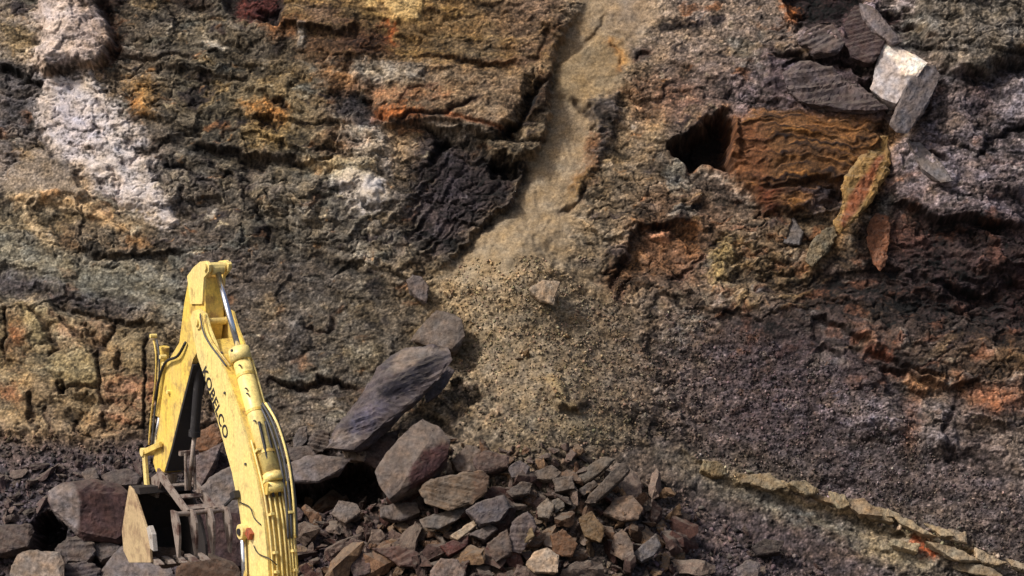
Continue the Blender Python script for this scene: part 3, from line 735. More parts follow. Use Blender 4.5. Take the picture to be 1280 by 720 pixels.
# lookup: photo pixel -> point on the built surface
_px, _py = project(VX, VY, VZ)
LKW, LKH, LKO = 1480, 880, 100
LK = np.full((LKH, LKW), -1, np.int64)
_ix = np.round(_px).astype(int) + LKO; _iy = np.round(_py).astype(int) + LKO
_ok = (_ix >= 0) & (_ix < LKW) & (_iy >= 0) & (_iy < LKH)
_or = np.argsort(-VY); _or = _or[_ok[_or]]
LK[_iy[_or], _ix[_or]] = _or
def surf_index(px, py):
    i = int(round(px)) + LKO; j = int(round(py)) + LKO
    for r in range(0, 9):
        sub = LK[max(0, j - r):j + r + 1, max(0, i - r):i + r + 1]
        if (sub >= 0).any():
            v = sub[sub >= 0]
            return int(v[np.argmin(VY[v])])
    return None
def surf(px, py, win=10):
    """mean surface point near a pixel and its outward normal"""
    k = surf_index(px, py)
    if k is None:
        p = at_depth(px, py, 68); return p, Vector((0, -.8, .6))
    r, c = divmod(k, NC)
    r0, r1 = max(0, r - win), min(NR - 1, r + win); c0, c1 = max(0, c - win), min(NC - 1, c + win)
    P = lambda rr, cc: Vector((VX[rr * NC + cc], VY[rr * NC + cc], VZ[rr * NC + cc]))
    n = (P(r, c1) - P(r, c0)).cross(P(r1, c) - P(r0, c))
    n.normalize()
    if n.y > 0: n = -n
    return P(r, c), n
# ================================================================== loose rock
from mathutils import noise as mnoise
RNG = random.Random(7)
RGAIN = .55
ANCHOR = []

def hull_bm(pts):
    bm = bmesh.new()
    for p in pts: bm.verts.new(p)
    r = bmesh.ops.convex_hull(bm, input=bm.verts)
    dead = [g for g in set(r['geom_interior']) | set(r['geom_unused']) if isinstance(g, bmesh.types.BMVert) and g.is_valid]
    if dead: bmesh.ops.delete(bm, geom=dead, context='VERTS')
    return bm

def refine(bm, L, rounds=5):
    bmesh.ops.triangulate(bm, faces=bm.faces)
    for _ in range(rounds):
        es = [e for e in bm.edges if e.calc_length() > L]
        if not es: break
        bmesh.ops.subdivide_edges(bm, edges=es, cuts=1)
        bmesh.ops.triangulate(bm, faces=bm.faces)

def key_rock(name, poly, col, thick=.5, tilt=(0, 0), ridge=(), paints=(), push=.0, parent=None, label=None, cat='rock', group=None, rough=1.0, stripe=0.0, res=None):
    """a rock whose outline is seen in the photograph; it stands at the distance of the slope under it"""
    poly = [tuple(map(float, q)) for q in poly]
    cx = sum(q[0] for q in poly) / len(poly); cy = sum(q[1] for q in poly) / len(poly)
    S = max(max(q[0] for q in poly) - min(q[0] for q in poly), max(q[1] for q in poly) - min(q[1] for q in poly))
    # lowest visible point of the rock touches the slope
    cand = [surf(cx, cy)[0], surf(cx, max(q[1] for q in poly) - 2)[0]]
    c0 = at_depth(cx, cy, min(cand, key=lambda p: p.y).y if len(poly) else 70)
    n = Vector((tilt[0], -.93, .36 + tilt[1])).normalized()
    c0 = c0 + n * (thick * .35 + push)
    O = Vector((0, 0, CAM_Z))
    def onplane(px, py, h=0):
        r = ray(px, py); q = c0 + n * h
        return O + r * ((q - O).dot(n) / r.dot(n))
    rng = random.Random(int(cx * 31 + cy * 17))
    rim = []
    for i in range(len(poly)):
        a, b = poly[i], poly[(i + 1) % len(poly)]
        rim.append(onplane(a[0], a[1], -thick * rng.uniform(0, .12)))
        if math.hypot(a[0] - b[0], a[1] - b[1]) > 18:
            t = rng.uniform(.35, .65); j = rng.uniform(-.03, .05)
            mx = a[0] + (b[0] - a[0]) * t; my = a[1] + (b[1] - a[1]) * t
            mx += (mx - cx) * j; my += (my - cy) * j
            rim.append(onplane(mx, my, -thick * rng.uniform(0, .14)))
    pts = list(rim)
    inset = rng.uniform(.84, .92)
    for q in poly[::1]:
        k = inset + rng.uniform(-.07, .05)
        pts.append(onplane(cx + (q[0] - cx) * k, cy + (q[1] - cy) * k, thick * rng.uniform(-.02, .06)))
    for (x, y, h) in ridge: pts.append(onplane(x, y, h))
    for p in rim:
        k = rng.uniform(.72, .95)
        q = c0 + (p - c0) * k
        pts.append(q - n * thick * rng.uniform(.75, 1.1))
    o0 = c0.copy()
    bm = hull_bm([p - o0 for p in pts])
    size = S / 53.0
    L = res or max(.035, size / 22)
    refine(bm, L)
    bm.normal_update()
    seed = Vector((cx * .13, cy * .17, 3.1))
    axis_ = Vector((rng.uniform(-.5, .5), rng.uniform(-.3, .3), 1)).normalized()
    for v in bm.verts:
        p = v.co
        d = .035 * size * mnoise.fractal(p * (2.2 / max(size, .3)) + seed, 1.0, 2.0, 3) + .016 * mnoise.fractal(p * 9 + seed, .8, 2.1, 3)
        d += .010 * abs(mnoise.noise(p * 22 + seed)) 
        if stripe: d += stripe * mnoise.noise(Vector((p.x * 1.2, p.y * 1.2, p.dot(axis_) * 16)) + seed)
        v.co = p + v.normal * d * rough
    me = bpy.data.meshes.new(name); bm.to_mesh(me); bm.free()
    nv = len(me.vertices)
    co = np.empty(nv * 3, np.float32); me.vertices.foreach_get('co', co); co = co.reshape(-1, 3) + np.array(o0)
    px, py = project(co[:, 0], co[:, 1], co[:, 2])
    C = np.tile(np.array(lin(col), np.float32) * ALB, (nv, 1))
    wx = px + 3 * fbm(px / 9, py / 9, 2, 71); wy = py + 3 * fbm(px / 9 + 5, py / 9, 2, 73)
    for pp, pc, pk in paints:
        m = sstep(2.5, -2.5, sdf(pp, wx.astype(np.float32), wy.astype(np.float32)))[:, None] * pk
        C = C * (1 - m) + np.array(lin(pc), np.float32) * ALB * m
    s_ = cx * .37
    tone = 1 + .5 * fbm(px / 26 + s_, py / 20 + s_, 3, 75) + .6 * fbm(px / 8 + s_, py / 5, 3, 77)
    warm = fbm(px / 14 + s_, py / 14, 2, 79)[:, None] * np.array([.18, .02, -.18])
    C = (C.mean(1, keepdims=True) * .25 + C * .75) * np.array([1.08, .97, .93])
    C = np.clip(C * RGAIN * tone[:, None] * (1 + warm), .008, .8)
    at = me.attributes.new('Col', 'FLOAT_COLOR', 'POINT')
    at.data.foreach_set('color', np.concatenate([C, np.ones((nv, 1))], 1).astype(np.float32).ravel())
    me.materials.append(M_BOULDER)
    o = mesh_obj(name, me, parent)
    o.location = o0
    if label: tag(o, label, None if parent is not None else cat, group)
    if label and parent is None:
        sh = label
        for w in (' with ', ' beside', ' below', ' over', ' under', ' in ', ' at ', ' lying', ' resting', ' seen', ' between', ' next', ' on ', ' right', ' left', ' behind', ' above', ' along', ' roofing', ' the ', ' leaning', ' held', ',', ' low', ' just', ' and '):
            sh = sh.split(w)[0]
        ANCHOR.append((sh, cx, cy))
    return o

# ---- slabs set in the quarry face (parts of it)
key_rock('block', [(1104, 52), (1124, 58), (1160, 78), (1150, 92), (1134, 112), (1120, 130), (1102, 122), (1087, 111), (1092, 88)], (214, 208, 206), .7, (-.15, .1), paints=[([(1104, 52), (1162, 78), (1150, 92), (1128, 94), (1118, 76), (1106, 66)], (305, 290, 266), 1)], parent=cliff, label='pale grey block with a cream broken edge', push=.15)  # cream tone painted over the upper right part
key_rock('slab', [(1154, 82), (1170, 82), (1176, 94), (1158, 134), (1134, 168), (1120, 166), (1112, 156), (1126, 122), (1136, 100)], (124, 118, 120), .4, (.25, .05), parent=cliff, label='leaning grey slab', push=.2)
key_rock('slab', [(1100, 168), (1108, 172), (1112, 196), (1098, 236), (1074, 268), (1050, 290), (1046, 280), (1056, 232), (1076, 200)], (186, 148, 66), .35, (.2, .05), paints=[([(1098, 194), (1106, 194), (1080, 250), (1056, 284), (1050, 280), (1062, 244)], (176, 88, 36), .85)], rough=2.2, parent=cliff, label='ochre yellow slab streaked orange', push=-.05, stripe=.02)
key_rock('slab', [(1042, 284), (1046, 294), (1034, 316), (1016, 332), (1006, 326), (1012, 310), (1028, 288)], (134, 124, 94), .3, (.1, .05), rough=1.8, parent=cliff, label='olive grey slab', push=-.06)
key_rock('slab', [(1086, 282), (1096, 270), (1110, 272), (1114, 292), (1110, 322), (1100, 338), (1090, 330), (1084, 306)], (160, 104, 66), .3, (0, 0), rough=2.2, parent=cliff, label='rust orange lens of rock', push=-.05)
key_rock('slab', [(970, 278), (990, 270), (1004, 290), (1000, 306), (980, 304)], (122, 118, 116), .3, (-.2, .1), parent=cliff, label='small grey slab', push=-.07)
key_rock('slab', [(1134, 176), (1150, 178), (1180, 208), (1192, 226), (1176, 228), (1152, 210)], (136, 130, 128), .3, (.1, .3), parent=cliff, label='grey wedge of rock', push=-.07)
key_rock('slab', [(1050, 46), (1060, 20), (1068, 6), (1096, 10), (1109, 46), (1092, 80), (1064, 72)], (80, 64, 66), .5, (-.15, .1), parent=cliff, label='dark purple slab', push=-.1, stripe=.03)
key_rock('slab', [(1074, 4), (1092, 9), (1128, 52), (1116, 56), (1098, 42), (1082, 24)], (142, 132, 132), .3, (.2, .2), parent=cliff, label='thin pale grey slab', push=.0)
key_rock('slab', [(980, 92), (1006, 81), (1040, 84), (1072, 104), (1108, 136), (1060, 136), (1000, 130), (984, 114)], (108, 97, 99), .5, (0, .15), rough=1.6, parent=cliff, label='wide purple-grey slab', push=-.14, stripe=.04, paints=[([(1020, 100), (1110, 130), (1110, 140), (1000, 132)], (74, 62, 64), .7)])
key_rock('slab', [(998, 50), (1016, 34), (1040, 30), (1062, 46), (1050, 64), (1018, 66)], (104, 92, 92), .4, (0, .3), parent=cliff, label='rough purple-grey slab', push=-.1, stripe=.05)
for q, c in (([(884, 578), (900, 572), (906, 590), (892, 600), (882, 594)], (132, 116, 76)),
             ([(922, 592), (936, 588), (942, 600), (928, 608)], (138, 122, 86)),
             ([(940, 598), (962, 592), (976, 606), (960, 614), (944, 608)], (140, 126, 92)),
             ([(966, 596), (984, 600), (980, 612), (968, 610)], (128, 116, 86)),
             ([(990, 604), (1006, 600), (1020, 612), (1006, 620)], (134, 122, 90)),
             ([(1012, 614), (1040, 618), (1042, 630), (1020, 630)], (128, 112, 82)),
             ([(1042, 616), (1056, 614), (1060, 630), (1048, 636), (1040, 628)], (158, 144, 106)),
             ([(1062, 628), (1082, 624), (1092, 640), (1074, 646)], (140, 122, 90)),
             ([(1082, 634), (1104, 636), (1106, 648), (1088, 650)], (144, 128, 92)),
             ([(1104, 636), (1122, 638), (1122, 648), (1108, 650)], (150, 138, 108)),
             ([(1128, 644), (1140, 652), (1160, 664), (1146, 668), (1132, 660)], (160, 146, 112)),
             ([(1160, 656), (1182, 656), (1190, 668), (1172, 672)], (150, 136, 102)),
             ([(1190, 662), (1206, 664), (1204, 676), (1190, 674)], (146, 132, 104)),
             ([(1172, 684), (1196, 682), (1214, 694), (1190, 700)], (152, 138, 106)),
             ([(1226, 684), (1236, 690), (1250, 700), (1238, 708), (1226, 700)], (164, 150, 118)),
             ([(1186, 704), (1230, 702), (1240, 716), (1200, 720)], (140, 126, 96)),
             ([(1120, 676), (1142, 676), (1140, 688), (1122, 686)], (158, 146, 110)),
             ([(1266, 700), (1288, 704), (1284, 714), (1268, 712)], (146, 134, 108))):
    _x = sum(a[0] for a in q) / len(q); _y = sum(a[1] for a in q) / len(q); _k = RNG.uniform(1.05, 1.45)
    _w = RNG.uniform(.6, .95); _q = []
    for a in q:
        _u = (a[0] - _x) * .94 + (a[1] - _y) * .34; _v = -(a[0] - _x) * .34 + (a[1] - _y) * .94
        _u *= _k * 1.3; _v *= _w
        _q.append((_x + _u * .94 - _v * .34 + RNG.uniform(-2.5, 2.5), _y + _u * .34 + _v * .94 + RNG.uniform(-2.5, 2.5)))
    _k = RNG.uniform(1.05, 1.3); c = tuple(v * _k for v in c)
    key_rock('ledge_stone', _q, c, .28, (RNG.uniform(-.3, .3), .25), parent=cliff, push=RNG.uniform(.0, .09), rough=1.4)

# ---- boulders and slabs one can tell apart
K = key_rock
K('boulder', [(60, 614), (76, 606), (92, 606), (118, 599), (150, 606), (162, 618), (160, 672), (150, 680), (104, 676), (78, 652), (64, 636)], (92, 66, 65), 1.0, (.08, -.1), ridge=[(99, 615, .16), (101, 665, .14)], paints=[([(56, 606), (92, 604), (101, 630), (97, 668), (70, 655)], (146, 138, 136), .95)], label='large maroon boulder with a pale grey left end, beside the bucket', cat='boulder', push=.25)
K('rock_slab', [(-24, 655), (38, 656), (43, 664), (36, 684), (0, 691), (-24, 690)], (98, 86, 82), .6, (0, .2), label='flat brown-grey slab over a black gap left of the maroon boulder', push=.35, stripe=.02)
K('boulder', [(14, 716), (22, 694), (40, 688), (74, 690), (80, 704), (80, 745), (12, 745)], (160, 146, 130), .8, (-.1, .1), label='pale cream-grey boulder under the flat brown-grey slab', cat='boulder', push=.4)
K('rock', [(70, 686), (84, 672), (112, 670), (119, 688), (110, 704), (84, 702)], (106, 96, 92), .5, (.1, .3), stripe=.05, label='ribbed grey shale rock below the maroon boulder', push=.25)
K('rock', [(80, 706), (108, 700), (126, 712), (120, 745), (78, 745)], (88, 80, 84), .5, (0, .2), stripe=.05, label='dark striped shale rock next to the pale cream-grey boulder', push=.3)
K('rock_slab', [(118, 742), (128, 712), (141, 692), (153, 682), (168, 698), (212, 706), (216, 742)], (132, 124, 124), .7, (-.1, .3), label='smooth light grey slab the bucket rests over', push=.1)
K('rock', [(118, 680), (134, 676), (150, 683), (144, 694), (126, 702), (116, 692)], (110, 102, 100), .35, (0, .3), label='small grey rock between the maroon boulder and the light grey slab', push=.2)
K('rock_slab', [(124, 594), (140, 588), (162, 587), (178, 596), (172, 606), (142, 607)], (94, 84, 82), .4, (0, .5), label='thin grey-purple slab lying on top of the maroon boulder', push=.1)
K('rock', [(102, 592), (108, 586), (120, 586), (124, 598), (108, 602)], (112, 104, 100), .3, (0, .3), label='little grey rock above the maroon boulder', push=.1)
K('boulder', [(216, 740), (220, 708), (232, 696), (262, 692), (292, 700), (304, 720), (306, 745), (216, 745)], (100, 76, 58), .7, (0, .1), label='rusty brown boulder under the grapple tines', cat='boulder', push=.2)
K('boulder', [(222, 650), (250, 632), (300, 636), (312, 668), (308, 712), (230, 716)], (80, 60, 62), .8, (0, -.1), label='dark purple-maroon boulder behind the grapple tines', cat='boulder', push=.0)
K('rock_slab', [(230, 612), (234, 588), (240, 570), (276, 556), (270, 576), (256, 600), (248, 616)], (126, 112, 110), .4, (-.1, .0), label='upright grey slab seen between the stick and the boom', push=.2, stripe=.02)
K('rock_slab', [(246, 616), (262, 598), (290, 583), (302, 600), (308, 640), (264, 642)], (134, 126, 122), .5, (0, .1), label='light grey slab seen under the boom, above the grapple', push=.3)
K('rock', [(242, 562), (250, 538), (268, 530), (280, 548), (264, 566)], (134, 92, 54), .4, (0, .1), label='orange-brown rock seen between the stick and the boom', push=.1)
K('rock', [(262, 562), (284, 550), (294, 582), (268, 598)], (68, 52, 58), .4, (0, .1), label='dark purple rock behind the upright grey slab', push=.1)
K('rock_slab', [(366, 548), (374, 534), (384, 532), (384, 550), (376, 560), (368, 560)], (122, 114, 108), .25, (.2, .1), label='small upright grey slab right of the boom', push=.1)
K('rock', [(384, 556), (394, 539), (412, 540), (412, 560), (394, 569)], (98, 88, 82), .3, (.1, .1), stripe=.05, label='curved layered rock right of the boom', push=.1)
K('rock_slab', [(350, 570), (358, 560), (386, 556), (396, 569), (370, 577)], (92, 82, 78), .3, (0, .5), label='flat dark slab under the layered rocks right of the boom', push=.15)
K('rock_slab', [(352, 582), (380, 570), (428, 573), (442, 572), (424, 590), (398, 602), (356, 600)], (128, 120, 120), .35, (0, .25), label='light grey slab roofing the black hollow right of the boom', push=.45, paints=[([(392, 574), (440, 570), (420, 594), (398, 602)], (112, 98, 86), .7)])
K('rock', [(428, 564), (446, 556), (459, 566), (455, 577), (436, 575)], (146, 130, 110), .25, (0, .4), label='small pale tan rock at the foot of the long blue-grey slab', push=.3)
K('rock_slab', [(408, 560), (422, 532), (446, 500), (476, 464), (506, 434), (534, 428), (560, 434), (565, 450), (549, 476), (520, 498), (494, 516), (470, 540), (442, 560)], (98, 92, 98), .55, (-.12, .25), label='long leaning blue-grey slate slab', ridge=[(470, 505, .12), (530, 452, .12)], push=.25,
  paints=[([(472, 490), (500, 466), (540, 442), (558, 444), (530, 478), (504, 494), (478, 498)], (34, 33, 50), .95), ([(444, 512), (480, 498), (488, 508), (462, 540), (430, 548)], (92, 90, 112), .9), ([(500, 436), (560, 434), (540, 442), (496, 466), (486, 462)], (158, 146, 134), .9), ([(406, 562), (424, 534), (452, 548), (440, 562)], (150, 138, 128), .7)], stripe=.03, rough=1.3)
K('rock_slab', [(530, 492), (546, 474), (562, 458), (568, 464), (550, 492), (532, 504)], (108, 102, 108), .25, (.1, .2), label='thin bluish splinter along the right edge of the long slate slab', push=.1)
K('boulder', [(513, 426), (526, 408), (545, 386), (560, 389), (576, 398), (580, 420), (568, 441), (552, 433), (530, 431)], (122, 111, 101), .6, (-.1, .15), label='grey-brown block resting at the top end of the long slate slab', cat='boulder', push=.3)
K('rock_slab', [(508, 350), (516, 343), (528, 346), (536, 358), (533, 379), (522, 373), (512, 363)], (122, 112, 108), .3, (.1, .1), label='small grey slab at the left edge of the debris fan', push=.15)
K('boulder', [(470, 590), (486, 566), (506, 540), (528, 521), (546, 532), (561, 552), (559, 572), (536, 598), (512, 612), (487, 623), (478, 608)], (122, 110, 101), .7, (-.12, .2), ridge=[(516, 582, .18), (536, 552, .14), (500, 612, .05)], paints=[([(512, 588), (530, 562), (562, 552), (562, 574), (538, 600), (510, 614)], (84, 48, 52), .9)], label='grey boulder with a maroon broken right face below the slate slab', cat='boulder', push=.45)
K('rock', [(440, 562), (470, 546), (502, 534), (490, 562), (472, 586), (452, 576)], (86, 70, 66), .4, (0, .1), label='reddish brown wedge between the slate slab and the grey and maroon boulder', push=.1)
K('rock_slab', [(524, 613), (532, 602), (546, 596), (604, 588), (611, 596), (607, 614), (590, 630), (560, 637), (532, 629)], (130, 113, 92), .6, (.1, .1), stripe=.03, label='thick brown layered slab below the grey and maroon boulder', push=.45, paints=[([(592, 588), (614, 590), (608, 616), (590, 626)], (112, 82, 60), .7)])
K('rock', [(564, 576), (582, 556), (600, 562), (606, 580), (598, 590), (572, 590)], (122, 106, 92), .4, (0, .2), label='tan-grey rock just above the thick brown layered slab', push=.25)
K('rock', [(590, 572), (606, 562), (637, 570), (635, 584), (608, 591), (594, 588)], (104, 84, 76), .35, (.1, .2), label='purplish brown rock at the upper right of the thick brown layered slab', push=.2)
K('boulder', [(583, 638), (604, 625), (630, 619), (640, 634), (625, 652), (600, 656)], (108, 102, 106), .5, (.1, .2), label='blue-grey boulder right below the thick brown layered slab', cat='boulder', push=.35)
K('rock_slab', [(524, 650), (556, 640), (586, 629), (574, 648), (550, 661), (528, 660)], (118, 111, 104), .25, (0, .5), label='thin grey slab left of the blue-grey boulder', push=.3)
K('rock_slab', [(562, 670), (592, 651), (596, 656), (572, 675)], (200, 182, 150), .15, (0, .4), label='pale straw-coloured splinter of stone below the thin grey slab', push=.35)
K('rock_slab', [(586, 668), (612, 656), (622, 661), (606, 674)], (114, 106, 104), .2, (0, .4), label='small grey slab under the blue-grey boulder', push=.25)
K('rock_slab', [(550, 682), (586, 668), (584, 682), (560, 695)], (98, 52, 47), .3, (0, .3), label='dark red slab over a black gap below the straw-coloured splinter', push=.25)
K('rock', [(634, 584), (650, 575), (663, 584), (656, 597), (640, 597)], (110, 102, 103), .3, (0, .2), label='grey rock at the foot of the debris fan', push=.2)
K('rock_slab', [(660, 590), (690, 582), (703, 590), (694, 600), (664, 599)], (116, 105, 93), .25, (0, .3), label='flat tan-grey slab at the foot of the debris fan', push=.2)
K('rock', [(691, 599), (716, 595), (720, 611), (694, 615)], (108, 97, 86), .3, (0, .2), label='squarish brown-grey rock at the foot of the debris fan', push=.2)
K('rock_slab', [(632, 614), (652, 602), (666, 604), (662, 617), (640, 621)], (100, 90, 82), .3, (0, .2), label='brown slab with a dark underside in the middle of the rubble', push=.3)
K('rock', [(671, 634), (684, 622), (693, 631), (686, 648), (673, 646)], (140, 130, 114), .25, (0, .2), label='pale beige rock, larger of two lying together in the rubble', push=.25)
K('rock', [(690, 626), (703, 619), (706, 633), (694, 641)], (132, 124, 110), .2, (0, .2), label='pale beige rock, smaller of two lying together in the rubble', push=.25)
K('rock_slab', [(729, 629), (742, 614), (774, 580), (785, 575), (789, 587), (768, 607), (744, 629)], (102, 92, 82), .3, (.1, .2), stripe=.02, label='long plank-like brown slab leaning in the rubble', push=.35)
K('rock_slab', [(720, 599), (736, 582), (752, 571), (770, 573), (750, 591), (730, 604)], (112, 103, 89), .25, (0, .2), label='tan slab lying above the plank-like brown slab', push=.2)
K('rock', [(722, 613), (742, 600), (748, 606), (730, 620)], (98, 88, 80), .2, (0, .2), label='small brown rock between the tan slab and the plank-like slab', push=.2)
K('boulder', [(754, 642), (768, 622), (790, 619), (804, 636), (797, 648), (776, 650)], (146, 122, 99), .4, (0, .3), label='rounded pinkish buff boulder below the plank-like slab', cat='boulder', push=.25)
K('rock', [(777, 649), (792, 643), (796, 654), (784, 660)], (104, 97, 95), .2, (0, .2), label='small grey rock under the pinkish buff boulder', push=.2)
K('rock', [(658, 706), (668, 690), (684, 686), (699, 694), (697, 715), (668, 716)], (205, 182, 150), .3, (0, .3), label='pale tan angular rock, brightest in the rubble', push=.35)
K('rock', [(791, 693), (806, 680), (820, 667), (827, 682), (818, 695), (802, 702)], (120, 116, 116), .25, (.1, .3), label='clean grey wedge of rock right of the tan pointed rock', push=.25)
K('rock', [(763, 692), (768, 668), (778, 661), (791, 680), (793, 695), (778, 700)], (132, 114, 98), .25, (-.1, .2), label='tan pointed rock below the pinkish buff boulder', push=.25)
K('rock', [(723, 648), (740, 639), (755, 660), (751, 678), (730, 670)], (126, 101, 62), .3, (0, .2), label='ochre rock below the plank-like slab', push=.25)
K('rock', [(688, 668), (704, 660), (722, 680), (715, 696), (692, 692)], (128, 90, 54), .3, (0, .2), label='orange-brown rock beside the pale tan angular rock', push=.2)
K('rock_slab', [(632, 688), (640, 652), (660, 639), (672, 658), (652, 692)], (112, 101, 100), .25, (.15, .1), stripe=.03, label='leaning grey-purple slab in the middle of the rubble', push=.3)
K('rock', [(652, 658), (663, 653), (668, 670), (656, 680)], (146, 128, 88), .2, (0, .2), label='small cream-ochre rock resting on the leaning grey-purple slab', push=.45)
K('rock', [(608, 680), (634, 660), (641, 690), (620, 702)], (112, 96, 86), .3, (0, .2), label='brown rock left of the leaning grey-purple slab', push=.25)
K('boulder', [(538, 714), (551, 698), (572, 699), (582, 716), (574, 745), (534, 745)], (140, 121, 109), .4, (0, .2), label='pinkish tan boulder below the dark red slab', cat='boulder', push=.3)
K('rock_slab', [(474, 634), (494, 627), (520, 628), (525, 640), (502, 651), (476, 646)], (110, 99, 93), .3, (0, .4), label='flat grey-brown slab below the grey and maroon boulder', push=.35)
K('rock', [(414, 642), (424, 626), (446, 630), (452, 640), (432, 654)], (132, 122, 114), .25, (0, .2), label='pale grey rock in the mouth of the black hollow', push=.2)
K('rock_slab', [(466, 686), (500, 682), (528, 692), (545, 708), (500, 708)], (100, 72, 63), .25, (0, .4), stripe=.03, label='reddish brown striped slab low in the rubble', push=.25)
K('rock', [(660, 362), (678, 350), (699, 353), (692, 381), (676, 377)], (192, 170, 136), .3, (.1, .1), label='pale tan angular stone lying alone on the debris fan', push=.12)
K('rock', [(920, 710), (932, 700), (950, 703), (948, 722), (924, 726)], (116, 108, 109), .25, (0, .2), label='grey rock on the purple gravel below the pale ledge', push=.15)
K('rock_slab', [(938, 684), (956, 674), (980, 676), (976, 690), (946, 694)], (64, 55, 54), .25, (0, .3), label='dark slab on the purple gravel below the pale ledge', push=.15)
K('rock', [(436, 706), (452, 688), (466, 696), (462, 716), (442, 722)], (104, 86, 84), .25, (0, .2), label='purplish grey rock left of the reddish brown striped slab', push=.2)
K('rock', [(360, 640), (372, 634), (380, 640), (376, 650), (362, 650)], (92, 74, 76), .25, (0, .2), label='small purple rock at the left end of the black hollow', push=.2)

# ---- scattered stones: templates shared by copies
def stone_mesh(i):
    r = random.Random(100 + i)
    sx, sy, sz = r.uniform(.85, 1.5), r.uniform(.5, .95), r.uniform(.22, .6)
    pts = []
    for _ in range(r.randint(11, 17)):
        v = Vector((r.gauss(0, 1), r.gauss(0, 1), r.gauss(0, 1))).normalized() * r.uniform(.75, 1.0)
        v = Vector((max(-.72, min(.72, v.x)), max(-.75, min(.75, v.y)), max(-.6, min(.6, v.z))))
        pts.append(Vector((v.x * sx, v.y * sy, v.z * sz)))
    bm = hull_bm(pts)
    if i < 26:
        refine(bm, .26, 3); bm.normal_update()
        for v in bm.verts: v.co += v.normal * .11 * mnoise.fractal(v.co * 2.4 + Vector((i, 0, 0)), 1, 2, 3)
    bmesh.ops.triangulate(bm, faces=bm.faces)
    me = bpy.data.meshes.new('stone'); bm.to_mesh(me); bm.free()
    me.materials.append(M_STONE)
    return me
STONES = [stone_mesh(i) for i in range(26)]

def inpoly(poly, x, y):
    return sdf(poly, np.array([x], np.float32), np.array([y], np.float32))[0] < 0

def nearest_anchor(x, y):
    names = [a[0] for a in ANCHOR]
    ok = [a for a in ANCHOR if names.count(a[0]) == 1 and len(a[0].split()) >= 3]
    a = min(ok, key=lambda a: math.hypot(a[1] - x, a[2] - y))
    return a[0], math.hypot(a[1] - x, a[2] - y)
def scatter(n, poly, smin, smax, tones, group, label_fmt, seed):
    r = random.Random(seed)
    xs_ = [q[0] for q in poly]; ys_ = [q[1] for q in poly]
    placed = []
    tries = 0
    while len(placed) < n and tries < n * 60:
        tries += 1
        x = r.uniform(min(xs_), max(xs_)); y = r.uniform(min(ys_), max(ys_))
        if not inpoly(poly, x, y): continue
        s = smin + (smax - smin) * r.random() ** 1.7
        if any(math.hypot(x - a, y - b) < (s + t) * .33 for a, b, t in placed): continue
        if any(inpoly(h, x, y) for h in HOLLOWS): continue
        placed.append((x, y, s))
        p, nrm = surf(x, y, 6)
        name, tone, word = r.choice(tones)
        o = mesh_obj('stone', STONES[r.randrange(26)])
        sc = s / 53.0 * .92
        o.scale = (sc * r.uniform(.9, 1.25), sc * r.uniform(.8, 1.1), sc * r.uniform(.8, 1.25))
        q = nrm.to_track_quat('Z', 'Y').to_euler()
        m = nrm.to_track_quat('Z', 'Y').to_matrix() @ Matrix.Rotation(r.uniform(0, 6.28), 3, 'Z') @ Matrix.Rotation(r.gauss(0, .6), 3, 'X') @ Matrix.Rotation(r.gauss(0, .5), 3, 'Y')
        o.rotation_euler = m.to_euler()
        o.location = p + nrm * sc * r.uniform(.1, .6)
        k = r.uniform(.42, .95)
        o.color = tuple(c * k * w for c, w in zip(lin(tone), (1.12, .97, .9))) + (1,)
        an, ad = nearest_anchor(x, y)
        f = (s - smin) / (smax - smin)
        si = 'large' if f > .55 else ('small' if f < .22 else 'medium-sized')
        fl_ = max(v.co.z for v in o.data.vertices) - min(v.co.z for v in o.data.vertices)
        shp = 'flat' if fl_ < .55 else ('blocky' if fl_ > .75 else 'angular')
        lab = (label_fmt if ad > 70 else '{} stone close to the ' + an).format(si + ' ' + word + ' ' + shp)
        tag(o, lab, 'stone', 'loose stones on the rubble and scree')
HOLLOWS = [[(358, 602), (400, 602), (440, 578), (470, 590), (480, 620), (455, 634), (420, 628), (380, 636), (360, 640)], [(38, 660), (60, 640), (78, 664), (76, 690), (40, 690)]]
T_RUB = [('g', (100, 90, 88), 'grey'), ('b', (104, 86, 72), 'brown'), ('t', (120, 104, 86), 'tan'), ('m', (82, 62, 60), 'maroon'), ('g', (118, 110, 106), 'light grey'), ('d', (72, 60, 60), 'dark purplish')]
scatter(145, [(372, 630), (470, 630), (520, 625), (600, 640), (640, 600), (640, 730), (372, 730)], 11, 42, T_RUB, 'stones in the rubble below the boulders', '{} stone in the rubble beside the boom', 5)
scatter(105, [(640, 600), (720, 590), (800, 600), (850, 640), (880, 730), (640, 730)], 10, 36, T_RUB, 'stones in the rubble under the debris fan', '{} stone in the rubble under the debris fan', 6)
scatter(30, [(560, 545), (700, 560), (760, 560), (720, 590), (640, 600), (560, 590)], 9, 20, [T_RUB[0], T_RUB[2], T_RUB[1]], 'stones at the toe of the debris fan', '{} stone at the toe of the debris fan', 8)
scatter(35, [(0, 585), (90, 580), (170, 582), (180, 600), (60, 604), (56, 650), (0, 652)], 8, 20, [('p', (90, 80, 84), 'purplish grey'), ('g', (116, 108, 108), 'light grey'), ('d', (66, 58, 62), 'dark')], 'stones on the scree left of the arm', '{} stone on the purple scree left of the excavator arm', 9)
scatter(12, [(850, 640), (940, 660), (1060, 715), (1060, 730), (880, 730)], 6, 13, [T_RUB[0], T_RUB[5], T_RUB[4]], 'stones on the gravel under the pale ledge', '{} stone on the gravel slope under the pale ledge', 10)
